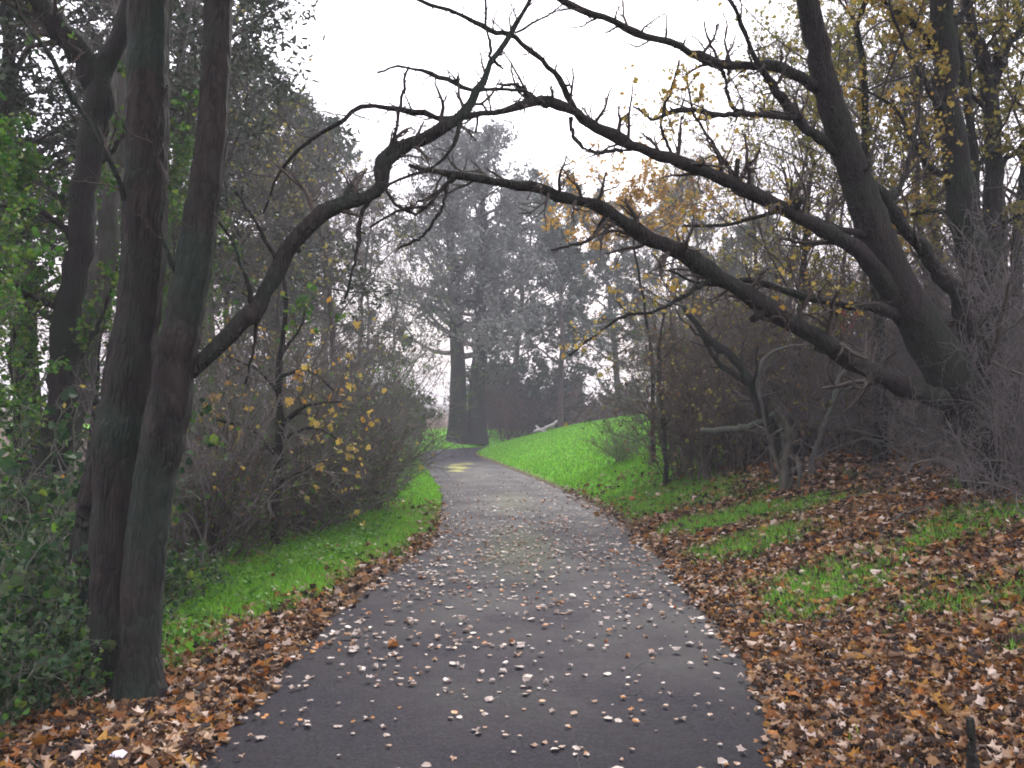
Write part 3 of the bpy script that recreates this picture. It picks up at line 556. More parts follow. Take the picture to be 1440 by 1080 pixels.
# ---- far conifers behind the bend
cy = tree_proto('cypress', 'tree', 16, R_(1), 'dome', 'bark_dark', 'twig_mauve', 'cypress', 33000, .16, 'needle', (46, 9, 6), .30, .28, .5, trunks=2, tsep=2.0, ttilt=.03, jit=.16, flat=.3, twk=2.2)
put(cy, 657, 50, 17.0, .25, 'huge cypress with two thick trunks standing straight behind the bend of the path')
pn = tree_proto('pine', 'tree', 16, R_(2), 'dome', 'bark_far', 'twig', 'pine', 26000, .19, 'needle', (34, 8, 6), .30, .3, .26, jit=.13, flat=.5, twk=2)
pn2 = tree_proto('pine', 'tree', 16, R_(3), 'dome', 'bark_far', 'twig', 'pine', 21000, .19, 'needle', (26, 8, 6), .32, .2, .24, jit=.14, flat=.5, twk=2)
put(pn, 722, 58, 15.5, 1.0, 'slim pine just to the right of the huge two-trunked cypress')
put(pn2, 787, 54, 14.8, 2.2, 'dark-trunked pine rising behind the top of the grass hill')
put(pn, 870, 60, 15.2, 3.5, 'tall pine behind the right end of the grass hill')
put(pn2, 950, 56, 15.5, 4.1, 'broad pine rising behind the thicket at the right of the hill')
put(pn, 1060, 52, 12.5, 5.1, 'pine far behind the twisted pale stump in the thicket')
# ---- conifers on the left
put(pn, 385, 31, 12.6, 2.8, 'rounded pine topping the trees to the right of the twin trunks')
put(pn2, 455, 38, 13.6, 1.2, 'pine sloping down behind the arching left branch')
put(pn2, 300, 27, 11.8, 5.6, 'pine crown seen between and behind the twin trunks')
pl = tree_proto('pine', 'tree', 14, R_(4), 'dome', 'bark_dark', 'twig', 'pine', 36000, .11, 'needle', (34, 9, 6), .36, .28, .25, jit=.12, flat=.5, twk=1.5)
put(pl, 40, 15, 12.5, .3, 'dark pine filling the upper left corner behind the forked tree')
put(pl, 215, 19, 13.0, 3.3, 'dark pine directly behind the twin trunks')
put(pl, -60, 13, 9.5, 4.3, 'dense pine at the far left margin of the wood')
# ---- leafless trees
bt = tree_proto('bare_tree', 'tree', 9, R_(5), 'bare', 'bark_grey', 'twig_mauve', None, 0, lev=(26, 9, 6, 3), spread=.42, base_t=.12, tr=.09, trop=.2, twk=.9)
bt2 = tree_proto('bare_tree', 'tree', 9, R_(6), 'bare', 'bark_grey', 'twig_grey', 'leaf_olive', 1200, .06, 'oval', (26, 9, 6, 3), .45, .1, .08, trop=.1, twk=.9)
put(bt, 470, 20, 7.6, 0, 'leafless grey tree between the yellow-leaved sapling and the path')
put(bt2, 410, 15, 5.4, 1, 'pale twiggy tree just behind the yellow-leaved sapling')
put(bt, 500, 27, 8.2, 2, 'leafless tree beside the left verge near the bend')
put(bt2, 330, 17, 7.4, 3, 'leafless tree behind the low end of the arching left branch', )
put(bt, 555, 42, 9.6, 4, 'leafless tree at the bend left of the huge cypress')
put(bt2, 500, 34, 9.5, 5, 'tall grey leafless tree far back on the left side')
put(bt, 250, 13, 7.5, 5.5, 'leafless tree right behind the twin trunks')
put(bt, 780, 44, 6.0, .7, 'leafless tree standing on the crest of the grass hill', x=7.2)
put(bt2, 1000, 24, 7.6, 1.6, 'leafless tree with olive leaves rising from the middle of the right thicket')
put(bt, 1110, 21, 8.2, 2.4, 'grey leafless tree behind the pale twisted stump')
put(bt2, 1210, 17, 7.6, 3.2, 'leafless tree with olive leaves behind the leaning trunk')
put(bt, 960, 31, 8.4, 3.9, 'leafless tree behind the dark red-stemmed bush')
put(bt, 1310, 15, 7.2, 4.9, 'leafless tree behind the right side of the leaning trunk')
put(bt, 1060, 19, 6.4, .9, 'leafless tree directly behind the crooked mossy stem')
put(bt2, 1165, 18.5, 6.6, 4.5, 'leafless tree behind the slanting grey stem')
put(bt2, 1420, 14, 7.5, 5.9, 'leafless tree with olive leaves at the right margin')
# ---- yellow-leaved maples
yl = tree_proto('yellow_maple', 'tree', 7, R_(7), 'dome', 'bark_dark', 'twig', 'leaf_orange', 3000, .07, 'maple', (22, 8, 5, 2), .4, .8, .06, jit=.05, trop=.1)
put(yl, 918, 20, 5.9, .5, 'small tree with orange-yellow leaves under the upper bough')
yl2 = tree_proto('yellow_maple', 'tree', 9, R_(8), 'bare', 'bark_dark', 'twig', 'leaf_olive', 6500, .05, 'maple', (30, 9, 6, 3), .4, .25, .09, jit=.05, trop=.12)
put(yl2, 1235, 12.5, 8.2, 1.5, 'tall tree with thin yellow leaves behind the leaning trunk')
put(yl2, 1120, 15.5, 7.2, 4.4, 'slim tree with thin yellow leaves behind the upper bough near the leaning trunk')
put(yl2, 1330, 16, 10.5, 5.6, 'tallest thin-leaved yellow tree between the leaning trunk and the upright trees')
put(yl2, 1420, 13.5, 9.4, 3.1, 'tall tree with thin yellow leaves behind the upright trunks on the right')
# ---- bushes, left side
bl = bush_proto('twiggy_bush', 'bush', 2.4, 1.5, R_(10), 'twig_mauve', 30, 8, 5, 3, 'leaf_olive', 160, .035, rmin=.0026, leaf2='leaf_yellow', nleaf2=40)
bl2 = bush_proto('twiggy_bush', 'bush', 2.4, 1.6, R_(12), 'twig_green', 30, 8, 5, 3, 'leaf_green', 700, .032, rmin=.0024, leaf2='leaf_brown', nleaf2=200)
bl3 = bush_proto('leafy_bush', 'bush', 2.0, 1.5, R_(13), 'twig', 30, 9, 6, 2, 'leaf_brown', 500, .04, rmin=.0026, leaf2='leaf_green', nleaf2=700)
put(bl3, 305, 9.6, 1.5, .2, 'low brown-leaved bush just right of the twin trunks')
put(bl2, 345, 11.2, 2.3, 1.1, 'green-stemmed bush behind the low brown bush by the twin trunks')
put(bl, 375, 12.6, 3.0, 2.0, 'twiggy bush directly behind the foot of the yellow-leaved sapling')
put(bl3, 420, 11.9, 1.7, 2.9, 'brown-leaved bush at the verge right of the sapling')
put(bl2, 460, 13.4, 2.5, 3.7, 'green-stemmed bush at the verge, second to the right of the sapling')
put(bl, 482, 14.2, 2.7, 4.4, 'twiggy bush at the verge where the grass narrows')
put(bl3, 508, 15.2, 1.7, 5.0, 'brown-leaved bush nearest the pinch of the left verge')
put(bl2, 508, 18, 3.2, 5.8, 'green-stemmed bush beyond the pinch of the left verge')
put(bl, 492, 24, 3.0, .4, 'twiggy bush halfway to the bend on the left verge')
put(bl2, 500, 32, 3.2, 1.4, 'green-stemmed bush beside the bend on the left verge', )
put(bl, 440, 17, 4.0, 2.3, 'tall twiggy bush in the second row behind the left verge')
put(bl, 250, 9.4, 2.6, 3.3, 'tall twiggy bush touching the right side of the twin trunks')
put(bl2, 300, 14, 3.2, 4.3, 'tall green-stemmed bush deep in the wood right of the twin trunks')
put(bl, 380, 21, 4.2, 5.2, 'tall twiggy bush deep in the wood behind the sapling')
put(bl2, 500, 25, 4.8, 6.1, 'tall green-stemmed bush in the second row near the bend')
put(bl, 220, 17, 4.0, .9, 'tall twiggy bush deep in the wood behind the twin trunks')
dk = bush_proto('evergreen_bush', 'bush', 2, 1.5, R_(14), 'twig', 26, 8, 6, 0, 'pine', 9000, .12, 'needle', rmin=.006, jit=.06, flat=.3)
put(dk, 574, 49, 2.6, .3, 'small dark evergreen bush at the bend, left of the cypress trunks')
put(dk, 735, 56, 3.8, 1.3, 'dark evergreen bush right of the cypress trunks')
put(dk, 800, 58, 3.6, 2.3, 'dark evergreen bush behind the crest of the hill')
put(dk, 690, 60, 4.5, 3.3, 'dark evergreen bush behind the foot of the cypress')
put(dk, 870, 52, 3.4, 4.3, 'dark evergreen bush behind the right end of the hill crest')
rb = bush_proto('russet_bush', 'bush', 2.4, 1.6, R_(15), 'twig_red', 30, 8, 6, 2, 'leaf_brown', 500, .045, rmin=.0042)
put(rb, 715, 53, 4.2, .6, 'reddish bush between the cypress trunks and the slim pine', wide=1.3)
put(rb, 770, 60, 4.0, 2.6, 'reddish bush behind the pale fallen branch on the hill', wide=1.4)
put(rb, 842, 50, 3.1, 4.0, 'reddish bush on the crest of the hill', wide=1.4)
# ---- bushes, right side
put(rb, 968, 16.8, 2.7, 3.1, 'dark red-stemmed bush at the near end of the hill', wide=.66)
put(bl2, 962, 19.5, 3.4, .8, 'green-stemmed bush behind the dark red-stemmed bush')
put(bl, 872, 22, 1.35, 1.8, 'low pale sparse bush standing alone on the grass slope', wide=1.2)
tb = bush_proto('thicket_bush', 'bush', 3.4, 2.2, R_(16), 'twig_warm', 32, 9, 6, 2, 'leaf_brown', 500, .05, wig=.2, rmin=.0034, r0=.028, leaf2='leaf_olive', nleaf2=900)
tb2 = bush_proto('thicket_bush', 'bush', 3.4, 2.4, R_(17), 'twig_mauve', 30, 9, 6, 2, 'leaf_brown', 700, .05, wig=.2, rmin=.0034, r0=.024, arch=.1)
put(tb, 1020, 15.9, 3.2, .2, 'dense dark thicket bush right of the red-stemmed bush', wide=.9)
put(tb2, 1065, 17.2, 3.5, 1.3, 'dense mauve thicket bush behind the pale fallen limb', wide=.9)
put(tb, 1105, 16.2, 3.2, 2.4, 'dense dark thicket bush behind the pale twisted stump', wide=.9)
put(tb2, 1170, 15.0, 2.9, 3.5, 'dense mauve thicket bush behind the slanting grey stem', wide=.9)
put(tb, 1235, 14.2, 2.9, 4.6, 'dense dark thicket bush below the lower bough by the leaning trunk', wide=.9)
put(tb2, 1305, 12.8, 2.7, 5.7, 'dense mauve thicket bush left of the foot of the leaning tree', wide=.9)
put(tb, 1010, 21, 4.8, .7, 'tall dark thicket bush in the back row above the pale limb')
put(tb2, 1120, 20, 4.9, 1.9, 'tall mauve thicket bush in the back row above the stump')
put(tb, 1220, 18.5, 4.5, 3.0, 'tall dark thicket bush in the back row beneath the leaning trunk')
put(tb2, 1330, 16.5, 4.2, 4.2, 'tall mauve thicket bush in the back row behind the leaning tree')
put(tb, 1450, 14.0, 4.6, 5.3, 'tall dark thicket bush in the back row at the right margin')
put(tb2, 985, 27, 4.6, .1, 'tall mauve thicket bush behind the sparse bush on the hill')
put(tb, 985, 36, 5.0, 2.9, 'tall dark thicket bush far behind the red-stemmed bush')
gt = bush_proto('grey_tangle', 'bush', 3.2, 2.2, R_(18), 'twig_grey', 34, 8, 5, 3, None, 0, wig=.24, rmin=.003, r0=.012, arch=.22)
put(gt, 1425, 8.3, 2.4, 0, 'tangle of pale grey briars in front of the foot of the leaning tree', wide=.75)
put(gt, 1395, 10.3, 3.4, 2.0, 'tangle of pale grey briars climbing behind the leaning trunk', wide=.8)
put(gt, 1470, 9.6, 3.2, 4.0, 'tangle of pale grey briars at the right margin of the photo', wide=.8)
put(gt, 1350, 11.8, 3.2, 5.2, 'tangle of pale grey briars behind the lower bough and leaning trunk', wide=.8)
# ---- left foreground
gb = bush_proto('bramble', 'plant', 1.2, .9, R_(19), 'twig_green', 22, 6, 4, 0, 'leaf_dark', 1300, .042, 'oval', wig=.2, rmin=.0025, r0=.006, jit=.02, arch=.2, leaf2='leaf_green', nleaf2=260)
for px, d, h, y, lab in ((60, 4.9, .75, 0, 'low dark green bramble in the bottom left corner'), (105, 5.6, .95, 1.5, 'dark green bramble just left of the twin trunks'), (10, 5.6, 1.3, 3, 'tall bramble at the left margin'), (75, 6.6, 1.4, 4, 'bramble behind the one beside the twin trunks'), (-20, 4.6, .9, 5, 'bramble cut by the left margin'), (20, 7.4, 2.0, 2, 'tallest bramble climbing at the left margin'), (250, 7.6, .7, 1, 'low bramble showing right of the twin trunks')):
    put(gb, px, d, h, y, lab, cat='bramble')
gl = tree_proto('green_leaved_tree', 'tree', 6, R_(20), 'bare', 'bark_dark', 'twig_green', 'leaf_green', 6500, .06, 'oval', (22, 7, 5), .42, .2, .06, jit=.05, trop=.05, flat=.4)
put(gl, 30, 9.5, 3.9, .5, 'green-leaved young tree at the left margin')
put(gl, 130, 11, 4.4, 2.5, 'green-leaved young tree left of the twin trunks')
put(gl, 250, 12.5, 4.6, 4.4, 'green-leaved young tree glimpsed just right of the twin trunks', wide=.6)
put(gl, -60, 7.5, 3.6, 1.4, 'green-leaved young tree cut by the left margin')
# ---- sapling with yellow leaves
rng = np.random.default_rng(44)
sx_, sy_ = (390 - 720) / F * 10.6, 10.6; b2 = np.array([sx_, sy_, gz(sx_, sy_) - .03])
sp = thing('sapling', 'slender sapling with sparse yellow leaves beside the left verge', 'sapling', b2)
trunk_part(sp, b2, [(388, 800, 10.6, 16), (389, 700, 10.6, 13), (394, 600, 10.6, 11), (392, 520, 10.6, 9), (402, 440, 10.6, 7), (398, 380, 10.6, 4)], 'bark_dark', rng, 30, 8, .006)
for q, nl, lm in (([(390, 640, 10.6, 8), (350, 600, 10.5, 5), (300, 590, 10.4, 3)], 40, 'leaf_yellow'), ([(391, 600, 10.6, 8), (430, 570, 10.5, 5), (480, 565, 10.4, 3)], 40, 'leaf_yellow'), ([(389, 680, 10.6, 8), (430, 660, 10.4, 5), (470, 640, 10.2, 3)], 46, 'leaf_yellow'), ([(389, 700, 10.6, 8), (340, 690, 10.3, 5), (300, 650, 10.1, 3)], 34, 'leaf_yellow'),
                  ([(395, 500, 10.6, 6), (420, 460, 10.5, 4), (430, 430, 10.5, 2)], 60, 'leaf_green'), ([(396, 560, 10.6, 6), (360, 520, 10.5, 4), (320, 500, 10.5, 2)], 26, 'leaf_orange'), ([(392, 620, 10.6, 6), (440, 600, 10.8, 4), (500, 640, 10.9, 2)], 32, 'leaf_yellow'), ([(392, 530, 10.6, 6), (430, 520, 10.4, 4), (470, 550, 10.2, 2)], 30, 'leaf_orange')):
    bough('branch', sp, b2, q, ('bark_dark', 'twig'), rng, 10, 5, 12, 4, 1.1, .5, .01, M[lm], int(nl * 1.0), .06, t0=.25)
# ---- left background trunks
rng = np.random.default_rng(55)
bp_ = P(30, 860, 9.2); b3 = np.array([bp_[0], 9.2, gz(bp_[0], 9.2) - .1])
ft = thing('forked_tree', 'dark leaning tree forking high up, left of the twin trunks', 'tree', b3)
trunk_part(ft, b3, [(22, 870, 9.2, 56), (45, 780, 9.2, 44), (66, 680, 9.2, 40), (85, 560, 9.2, 38), (96, 440, 9.2, 36), (114, 320, 9.2, 36), (128, 200, 9.2, 38), (140, 130, 9.2, 40), (148, 95, 9.2, 30), (170, 50, 9.2, 26), (182, -10, 9.2, 22), (195, -120, 9.2, 14)], 'bark_dark', rng, 50, 14, .012)
bough('branch', ft, b3, [(138, 130, 9.2, 32), (110, 70, 9.1, 34), (70, 25, 9.0, 30), (30, -20, 8.9, 24), (-30, -90, 8.8, 14)], ('bark_dark', 'twig'), rng, 20, 10, 12, 5, .3, .5, .012, M['leaf_green'], 60, .05)
for q in ([(110, 340, 9.2, 12), (60, 300, 9.0, 8), (0, 290, 8.9, 5), (-50, 300, 8.8, 3)], [(96, 440, 9.2, 12), (50, 420, 9.0, 8), (0, 380, 8.9, 4)], [(125, 240, 9.2, 14), (165, 200, 9.3, 8), (190, 120, 9.4, 5), (180, 60, 9.4, 4)], [(88, 520, 9.2, 10), (130, 470, 9.3, 7), (160, 400, 9.4, 4)]):
    bough('branch', ft, b3, q, ('bark_dark', 'twig'), rng, 18, 6, 12, 5, .35, .5, .012, M['leaf_green'], 160, .055)
bp_ = P(50, 840, 10.4); b4 = np.array([bp_[0], 10.4, gz(bp_[0], 10.4) - .1])
gtk = thing('grey_trunked_tree', 'pale grey slanting trunk between the forked tree and the twin trunks', 'tree', b4)
trunk_part(gtk, b4, [(48, 850, 10.4, 56), (70, 740, 10.4, 46), (92, 620, 10.4, 42), (118, 500, 10.4, 38), (145, 380, 10.4, 32), (160, 240, 10.4, 26), (172, 80, 10.4, 20), (180, -60, 10.4, 12)], 'bark_grey', rng, 40, 12, .014)
for q in ([(145, 380, 10.4, 14), (100, 300, 10.2, 8), (40, 240, 10, 4)], [(160, 240, 10.4, 12), (230, 190, 10.5, 7), (280, 150, 10.6, 4)], [(118, 500, 10.4, 10), (60, 440, 10.2, 7), (0, 420, 10, 4)]):
    bough('branch', gtk, b4, q, ('bark_grey', 'twig'), rng, 16, 6, 12, 5, .4, .5, .012, M['leaf_green'], 120, .05)
# ---- upright trunks on the right
rng = np.random.default_rng(66)
def upright(name, label, base_px, d, trunk, boughs, bark='bark_dark', leafn=130):
    q = P(base_px, 600, d); b = np.array([q[0], d, gz(q[0], d) - .1]); o = thing(name, label, 'tree', b)
    trunk_part(o, b, trunk, bark, rng, 44, 12, .01)
    for w in boughs: bough('branch', o, b, w, (bark, 'twig'), rng, 18, 6, 14, 6, .35, .5, .012, M['leaf_olive' if leafn < 110 else 'leaf_yellow'], leafn * 3, .045, n3=3)
    return o
upright('upright_tree', 'thickest of the dark upright trees at the right, beside the leaning trunk', 1420, 10.8, [(1425, 640, 10.8, 62), (1405, 500, 10.8, 52), (1385, 400, 10.8, 46), (1362, 330, 10.8, 42), (1350, 260, 10.8, 38), (1337, 180, 10.8, 34), (1329, 90, 10.8, 33), (1324, 0, 10.8, 31), (1318, -150, 10.8, 22), (1325, -300, 10.8, 12)],
        [[(1340, 190, 10.8, 14), (1310, 130, 10.6, 9), (1270, 60, 10.5, 5), (1250, 0, 10.4, 4)], [(1332, 100, 10.8, 14), (1290, 40, 10.7, 9), (1230, -10, 10.6, 5)], [(1352, 270, 10.8, 12), (1300, 230, 10.7, 8), (1250, 150, 10.6, 5), (1190, 120, 10.5, 3)], [(1328, 60, 10.8, 12), (1370, 0, 10.9, 8), (1420, -80, 11, 4)], [(1350, 300, 10.8, 10), (1290, 300, 10.9, 6), (1230, 340, 11, 4)]])
upright('upright_tree', 'forked upright tree nearest the right margin', 1400, 11.6, [(1410, 640, 11.6, 40), (1400, 480, 11.6, 30), (1396, 380, 11.6, 26), (1397, 280, 11.6, 24), (1396, 190, 11.6, 22), (1388, 110, 11.6, 20), (1372, 50, 11.6, 14), (1358, -10, 11.6, 11), (1350, -120, 11.6, 6)],
        [[(1392, 120, 11.6, 18), (1412, 70, 11.5, 15), (1440, 35, 11.4, 12), (1480, 10, 11.3, 8)], [(1397, 240, 11.6, 10), (1430, 210, 11.5, 7), (1470, 160, 11.4, 4)], [(1396, 160, 11.6, 8), (1350, 120, 11.7, 6), (1330, 40, 11.8, 4)], [(1396, 330, 11.6, 8), (1440, 300, 11.5, 5), (1480, 310, 11.4, 3)]], leafn=100)
upright('upright_tree', 'thin dark upright stem between the two thicker trees at the right', 1378, 11.2, [(1390, 620, 11.2, 20), (1382, 450, 11.2, 15), (1374, 320, 11.2, 12), (1367, 200, 11.2, 11), (1352, 90, 11.2, 9), (1335, 0, 11.2, 6), (1325, -80, 11.2, 4)],
        [[(1370, 240, 11.2, 6), (1410, 180, 11.1, 4), (1440, 100, 11, 3)], [(1358, 130, 11.2, 6), (1390, 60, 11.2, 4), (1440, 0, 11.2, 3)]], leafn=60)
# ---- dead wood in the thicket
rng = np.random.default_rng(77)
def dead(name, label, cat, limbs, mat, twn=3):
    q = limbs[0][0]; w = P(q[0], q[1], q[2]); b = np.array([w[0], w[1], w[2]]); a = Acc()
    for L_ in limbs:
        Pp, R = limb(L_, 22, rng, .012); R = R * (1 + .18 * np.convolve(rng.normal(0, 1, 22), [.3, .5, .3], 'same'))[None]; tube(a, Pp, R, 8, 0, rough=.15, rng=rng, cap=True)
        if twn: Q, S = grow(Pp, R, rng, twn, .3, 1, .9, .4, 6, .3, .05, .4, .3, rmin=.003); tube(a, Q, S, 4, 0)
    o = a.build(name, M[mat], None, b); o.location = [float(v) for v in b]; return tag(o, label, cat)
def foot(px, d): x = (px - 720) / F * d; z = gz(x, d); return 588 + (EYE - z) * F / d
f_ = foot(1119, 13.2)
dead('crooked_tree', 'crooked mossy stem leaning left out of the right thicket', 'tree', [[(1122, f_ + 8, 13.2, 22), (1112, 650, 13.2, 18), (1096, 620, 13.2, 17), (1074, 577, 13.2, 16), (1055, 540, 13.2, 14), (1037, 507, 13.2, 12), (990, 470, 13.2, 9), (960, 430, 13.1, 6)], [(1055, 540, 13.2, 10), (1010, 510, 13.3, 7), (975, 450, 13.3, 5)]], 'bark_dark', 6)
f_ = foot(1100, 12.4)
dead('twisted_stump', 'pale twisted broken stump at the edge of the leaf bank', 'stump', [[(1106, f_ + 6, 12.4, 20), (1104, 650, 12.4, 14), (1111, 620, 12.4, 11), (1104, 595, 12.4, 11), (1090, 578, 12.4, 6)], [(1106, f_, 12.4, 9), (1088, 640, 12.5, 6), (1080, 610, 12.6, 5), (1060, 596, 12.7, 3)], [(1108, 640, 12.4, 8), (1122, 650, 12.2, 7), (1124, foot(1124, 12.1), 12.1, 5)]], 'bark_pale', 9)
f_ = foot(1150, 12.8)
dead('slanting_stem', 'thin grey stem slanting right behind the twisted stump', 'dead stem', [[(1140, f_ + 5, 12.8, 10), (1152, 615, 12.8, 9), (1172, 570, 12.8, 8), (1180, 535, 12.8, 7), (1205, 505, 12.8, 5), (1215, 470, 12.8, 3)], [(1176, 550, 12.8, 6), (1200, 545, 12.7, 5), (1230, 540, 12.7, 3)]], 'bark_grey')
f_ = foot(1000, 14.2)
dead('fallen_limb', 'pale dead limb curving low across the front of the thicket', 'dead limb', [[(985, 606, 13.6, 6), (1000, 606, 13.5, 9), (1040, 603, 13.3, 10), (1070, 594, 13.2, 9), (1090, 582, 13.1, 7), (1104, foot(1104, 13.0) , 13.0, 8)]], 'bark_grey', 2)
dead('curved_branch', 'pale curved branch looping above the twisted stump', 'dead branch', [[(1090, foot(1090, 12.9), 12.9, 5), (1074, 580, 12.9, 4), (1067, 540, 12.9, 6), (1075, 505, 12.9, 6), (1100, 490, 12.9, 5), (1140, 485, 12.9, 3)]], 'bark_grey', 3)
x_ = (770 - 720) / F * 42
zz = gz(x_, 42); yb = 588 + (EYE - zz) * F / 42
dead('fallen_branch', 'whitish fallen branch lying on the crest of the grass hill', 'dead branch', [[(750, yb - 2, 42, 5), (762, yb - 4, 42, 6), (772, yb - 8, 42, 5), (784, yb - 16, 42, 4)], [(754, yb - 9, 42.3, 3), (760, yb - 3, 42, 4), (768, yb, 41.8, 4)]], 'bark_white', 3)
f_ = foot(936, 16.4) + 4
dead('slim_stem', 'slim upright stem standing in the dark red-stemmed bush', 'dead stem', [[(936, f_ - 2, 16.4, 8), (935, 620, 16.4, 7), (930, 560, 16.4, 6), (926, 500, 16.4, 5), (934, 440, 16.4, 3)]], 'bark_dark', 8)
d_ = 3.6
xs = (1368 - 720) / F * d_; zs = gz(xs, d_)
dead('upright_stick', 'short dark stick poking up from the leaves at the bottom right', 'stick', [[(1366, 588 + (EYE - zs) * F / d_ + 8, d_, 14), (1366, 1050, d_, 12), (1364, 1010, d_, 10)]], 'bark_dark', 0)
for k, (px, d, an, ln, lab) in enumerate(((1180, 11, 2.7, 1.1, 'dead twig lying on the leaf bank below the stump'), (1290, 8.6, .5, .8, 'dead twig lying among leaves below the leaning tree'), (1060, 12.6, .9, 1.2, 'dead twig at the grassy edge of the leaf bank'), (1250, 10.5, .2, 1.3, 'long dead twig lying high on the leaf bank'))):
    x = (px - 720) / F * d; t = np.linspace(-.5, .5, 12) * ln; xx = x + t * math.cos(an); yy = d + t * math.sin(an); q = np.c_[xx, yy, ground(xx, yy) + .06 + rng.normal(0, .012, 12)][None]; b = q[0, 6].copy()
    a = Acc(); R = np.linspace(.016, .006, 12)[None]; tube(a, q, R, 6, 0, rough=.12, rng=rng, cap=True); Q, S = grow(q, R, rng, 4, .2, .9, .8, .35, 5, .2, .02, .5, .5, rmin=.003); tube(a, Q, S, 4, 0)
    o = a.build('dead_twig', M['bark_grey' if k % 2 else 'bark_dark'], None, b); o.location = [float(v) for v in b]; tag(o, lab, 'dead twig', 'dead twigs on the leaf bank')
q = P(1205, 600, 15.2); b = np.array([q[0], 15.2, gz(q[0], 15.2)]); o = thing('red_leaved_sapling', 'thin sapling with a tuft of bright red leaves behind the lower bough', 'sapling', b)
trunk_part(o, b, [(1205, foot(1205, 15.2) + 4, 15.2, 7), (1203, 560, 15.2, 6), (1198, 500, 15.2, 4), (1197, 445, 15.2, 3)], 'bark_dark', rng, 20, 6, .004)
bough('branch', o, b, [(1198, 500, 15.2, 4), (1192, 475, 15.1, 3), (1190, 455, 15.1, 2)], ('bark_dark', 'twig'), rng, 10, 5, 6, 3, .7, .5, .004, M['leaf_red'], 60, .07)
# scrap of paper, left corner
x, y = (175 - 720) / F * 4.12, 4.12
a = Acc(); rr = np.random.default_rng(5); n = 9; ang = np.arange(n) * 2 * PI / n; ring = np.c_[np.cos(ang) * .035, np.sin(ang) * .025, rr.uniform(.0, .02, n)] * rr.uniform(.7, 1.2, n)[:, None]; v = np.vstack([ring, ring * .5 + [0, 0, .022], [[0, 0, .016]]])
j = np.arange(n); j2 = (j + 1) % n; a.add(v, np.c_[j, j2, j2 + n, j + n], 0); a.f.append((np.c_[j + n, j2 + n, np.full(n, 2 * n)], 0, False))
o = a.build('paper_scrap', flat_mat('paper', (.75, .72, .8), .6)); o.location = (x, y, gz(x, y) + .05); tag(o, 'small crumpled white paper scrap among the leaves at bottom left', 'litter')

# ------------------------------------------------------------------ haze, sky, light
a = Acc(); x0, x1, y0, y1, z0, z1 = -560, 560, -560, 560, -1.6, 21
v = np.array([(x, y, z) for z in (z0, z1) for y in (y0, y1) for x in (x0, x1)], float)
a.add(v, np.array([(0, 2, 3, 1), (4, 5, 7, 6), (0, 1, 5, 4), (2, 6, 7, 3), (0, 4, 6, 2), (1, 3, 7, 5)]))
mh = bpy.data.materials.new('haze'); mh.use_nodes = True; nt = mh.node_tree; nt.nodes.clear(); pv = nt.nodes.new('ShaderNodeVolumePrincipled'); pv.inputs['Color'].default_value = (.9, .93, 1, 1); pv.inputs['Density'].default_value = HAZE; pv.inputs['Anisotropy'].default_value = .0
oo = nt.nodes.new('ShaderNodeOutputMaterial'); nt.links.new(pv.outputs[0], oo.inputs['Volume'])
if HAZE: hz = a.build('haze', mh); tag(hz, 'thin pale morning haze filling the wood', kind='stuff')
SUN_EL, SUN_AZ = math.radians(38), math.radians(12)      # azimuth measured clockwise from +Y (straight ahead)
w = bpy.data.worlds.new('World'); bpy.context.scene.world = w; w.use_nodes = True; nt = w.node_tree; nt.nodes.clear()
sky = nt.nodes.new('ShaderNodeTexSky'); sky.sky_type = 'NISHITA'; sky.sun_disc = False; sky.sun_elevation = SUN_EL; sky.sun_rotation = SUN_AZ; sky.dust_density = 2
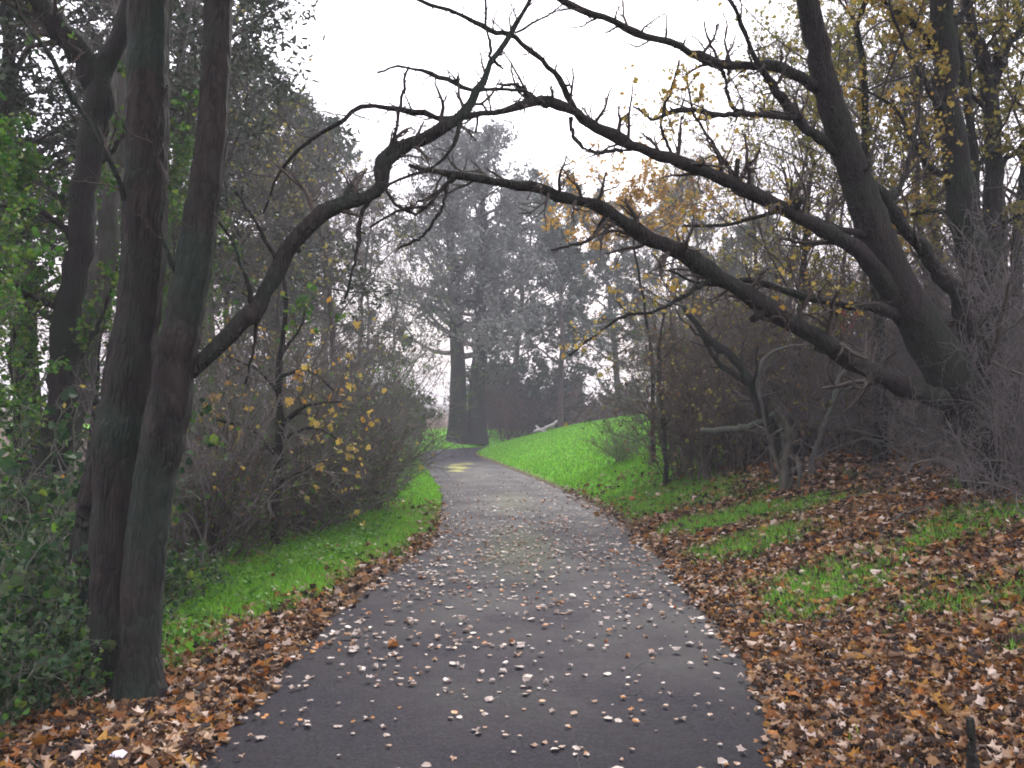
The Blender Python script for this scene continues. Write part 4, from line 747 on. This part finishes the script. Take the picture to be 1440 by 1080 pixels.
# broken overcast: pale cloud over nearly all of the clear sky
tc = nt.nodes.new('ShaderNodeTexCoord'); cn = nt.nodes.new('ShaderNodeTexNoise'); cn.inputs['Scale'].default_value = 2.5; cn.inputs['Detail'].default_value = 5; nt.links.new(tc.outputs['Generated'], cn.inputs[0])
cf = ramp(nt, cn.outputs[0], [(.35, (.72,) * 3), (.6, (.97,) * 3)])
mx = nt.nodes.new('ShaderNodeMix'); mx.data_type = 'RGBA'; nt.links.new(cf, mx.inputs[0]); nt.links.new(sky.outputs[0], mx.inputs[6]); sp_ = nt.nodes.new('ShaderNodeSeparateXYZ'); nt.links.new(tc.outputs['Generated'], sp_.inputs[0])
low = ramp(nt, sp_.outputs[2], [(.0, (.31, .26, .25)), (.13, (.38, .325, .315)), (.33, (.97, .96, 1.0))]); sk2 = nt.nodes.new('ShaderNodeMix'); sk2.data_type = 'RGBA'; sk2.blend_type = 'MULTIPLY'; sk2.inputs[0].default_value = 1; sk2.inputs[6].default_value = (*SKYC, 1); nt.links.new(low, sk2.inputs[7]); nt.links.new(sk2.outputs[2], mx.inputs[7])
bg = nt.nodes.new('ShaderNodeBackground'); bg.inputs[1].default_value = .12; wo = nt.nodes.new('ShaderNodeOutputWorld'); nt.links.new(mx.outputs[2], bg.inputs[0]); nt.links.new(bg.outputs[0], wo.inputs[0])
sl_ = bpy.data.lights.new('sun', 'SUN'); sl_.energy = 1.5; sl_.angle = math.radians(14); sl_.color = (1, .95, .88); so = bpy.data.objects.new('sun', sl_); C.objects.link(so)
sd = Vector((math.sin(SUN_AZ) * math.cos(SUN_EL), math.cos(SUN_AZ) * math.cos(SUN_EL), math.sin(SUN_EL))); so.rotation_euler = sd.to_track_quat('Z', 'Y').to_euler()

sc = bpy.context.scene
sc.view_settings.view_transform = 'Standard'; sc.view_settings.look = 'None'; sc.view_settings.exposure = EXPO; sc.view_settings.gamma = 1
cy_ = sc.cycles; cy_.max_bounces = 6; cy_.diffuse_bounces = 3; cy_.glossy_bounces = 2; cy_.transmission_bounces = 3; cy_.volume_bounces = 0; cy_.transparent_max_bounces = 4
cy_.use_denoising = True; cy_.filter_width = 1.9; cy_.caustics_reflective = False; cy_.caustics_refractive = False
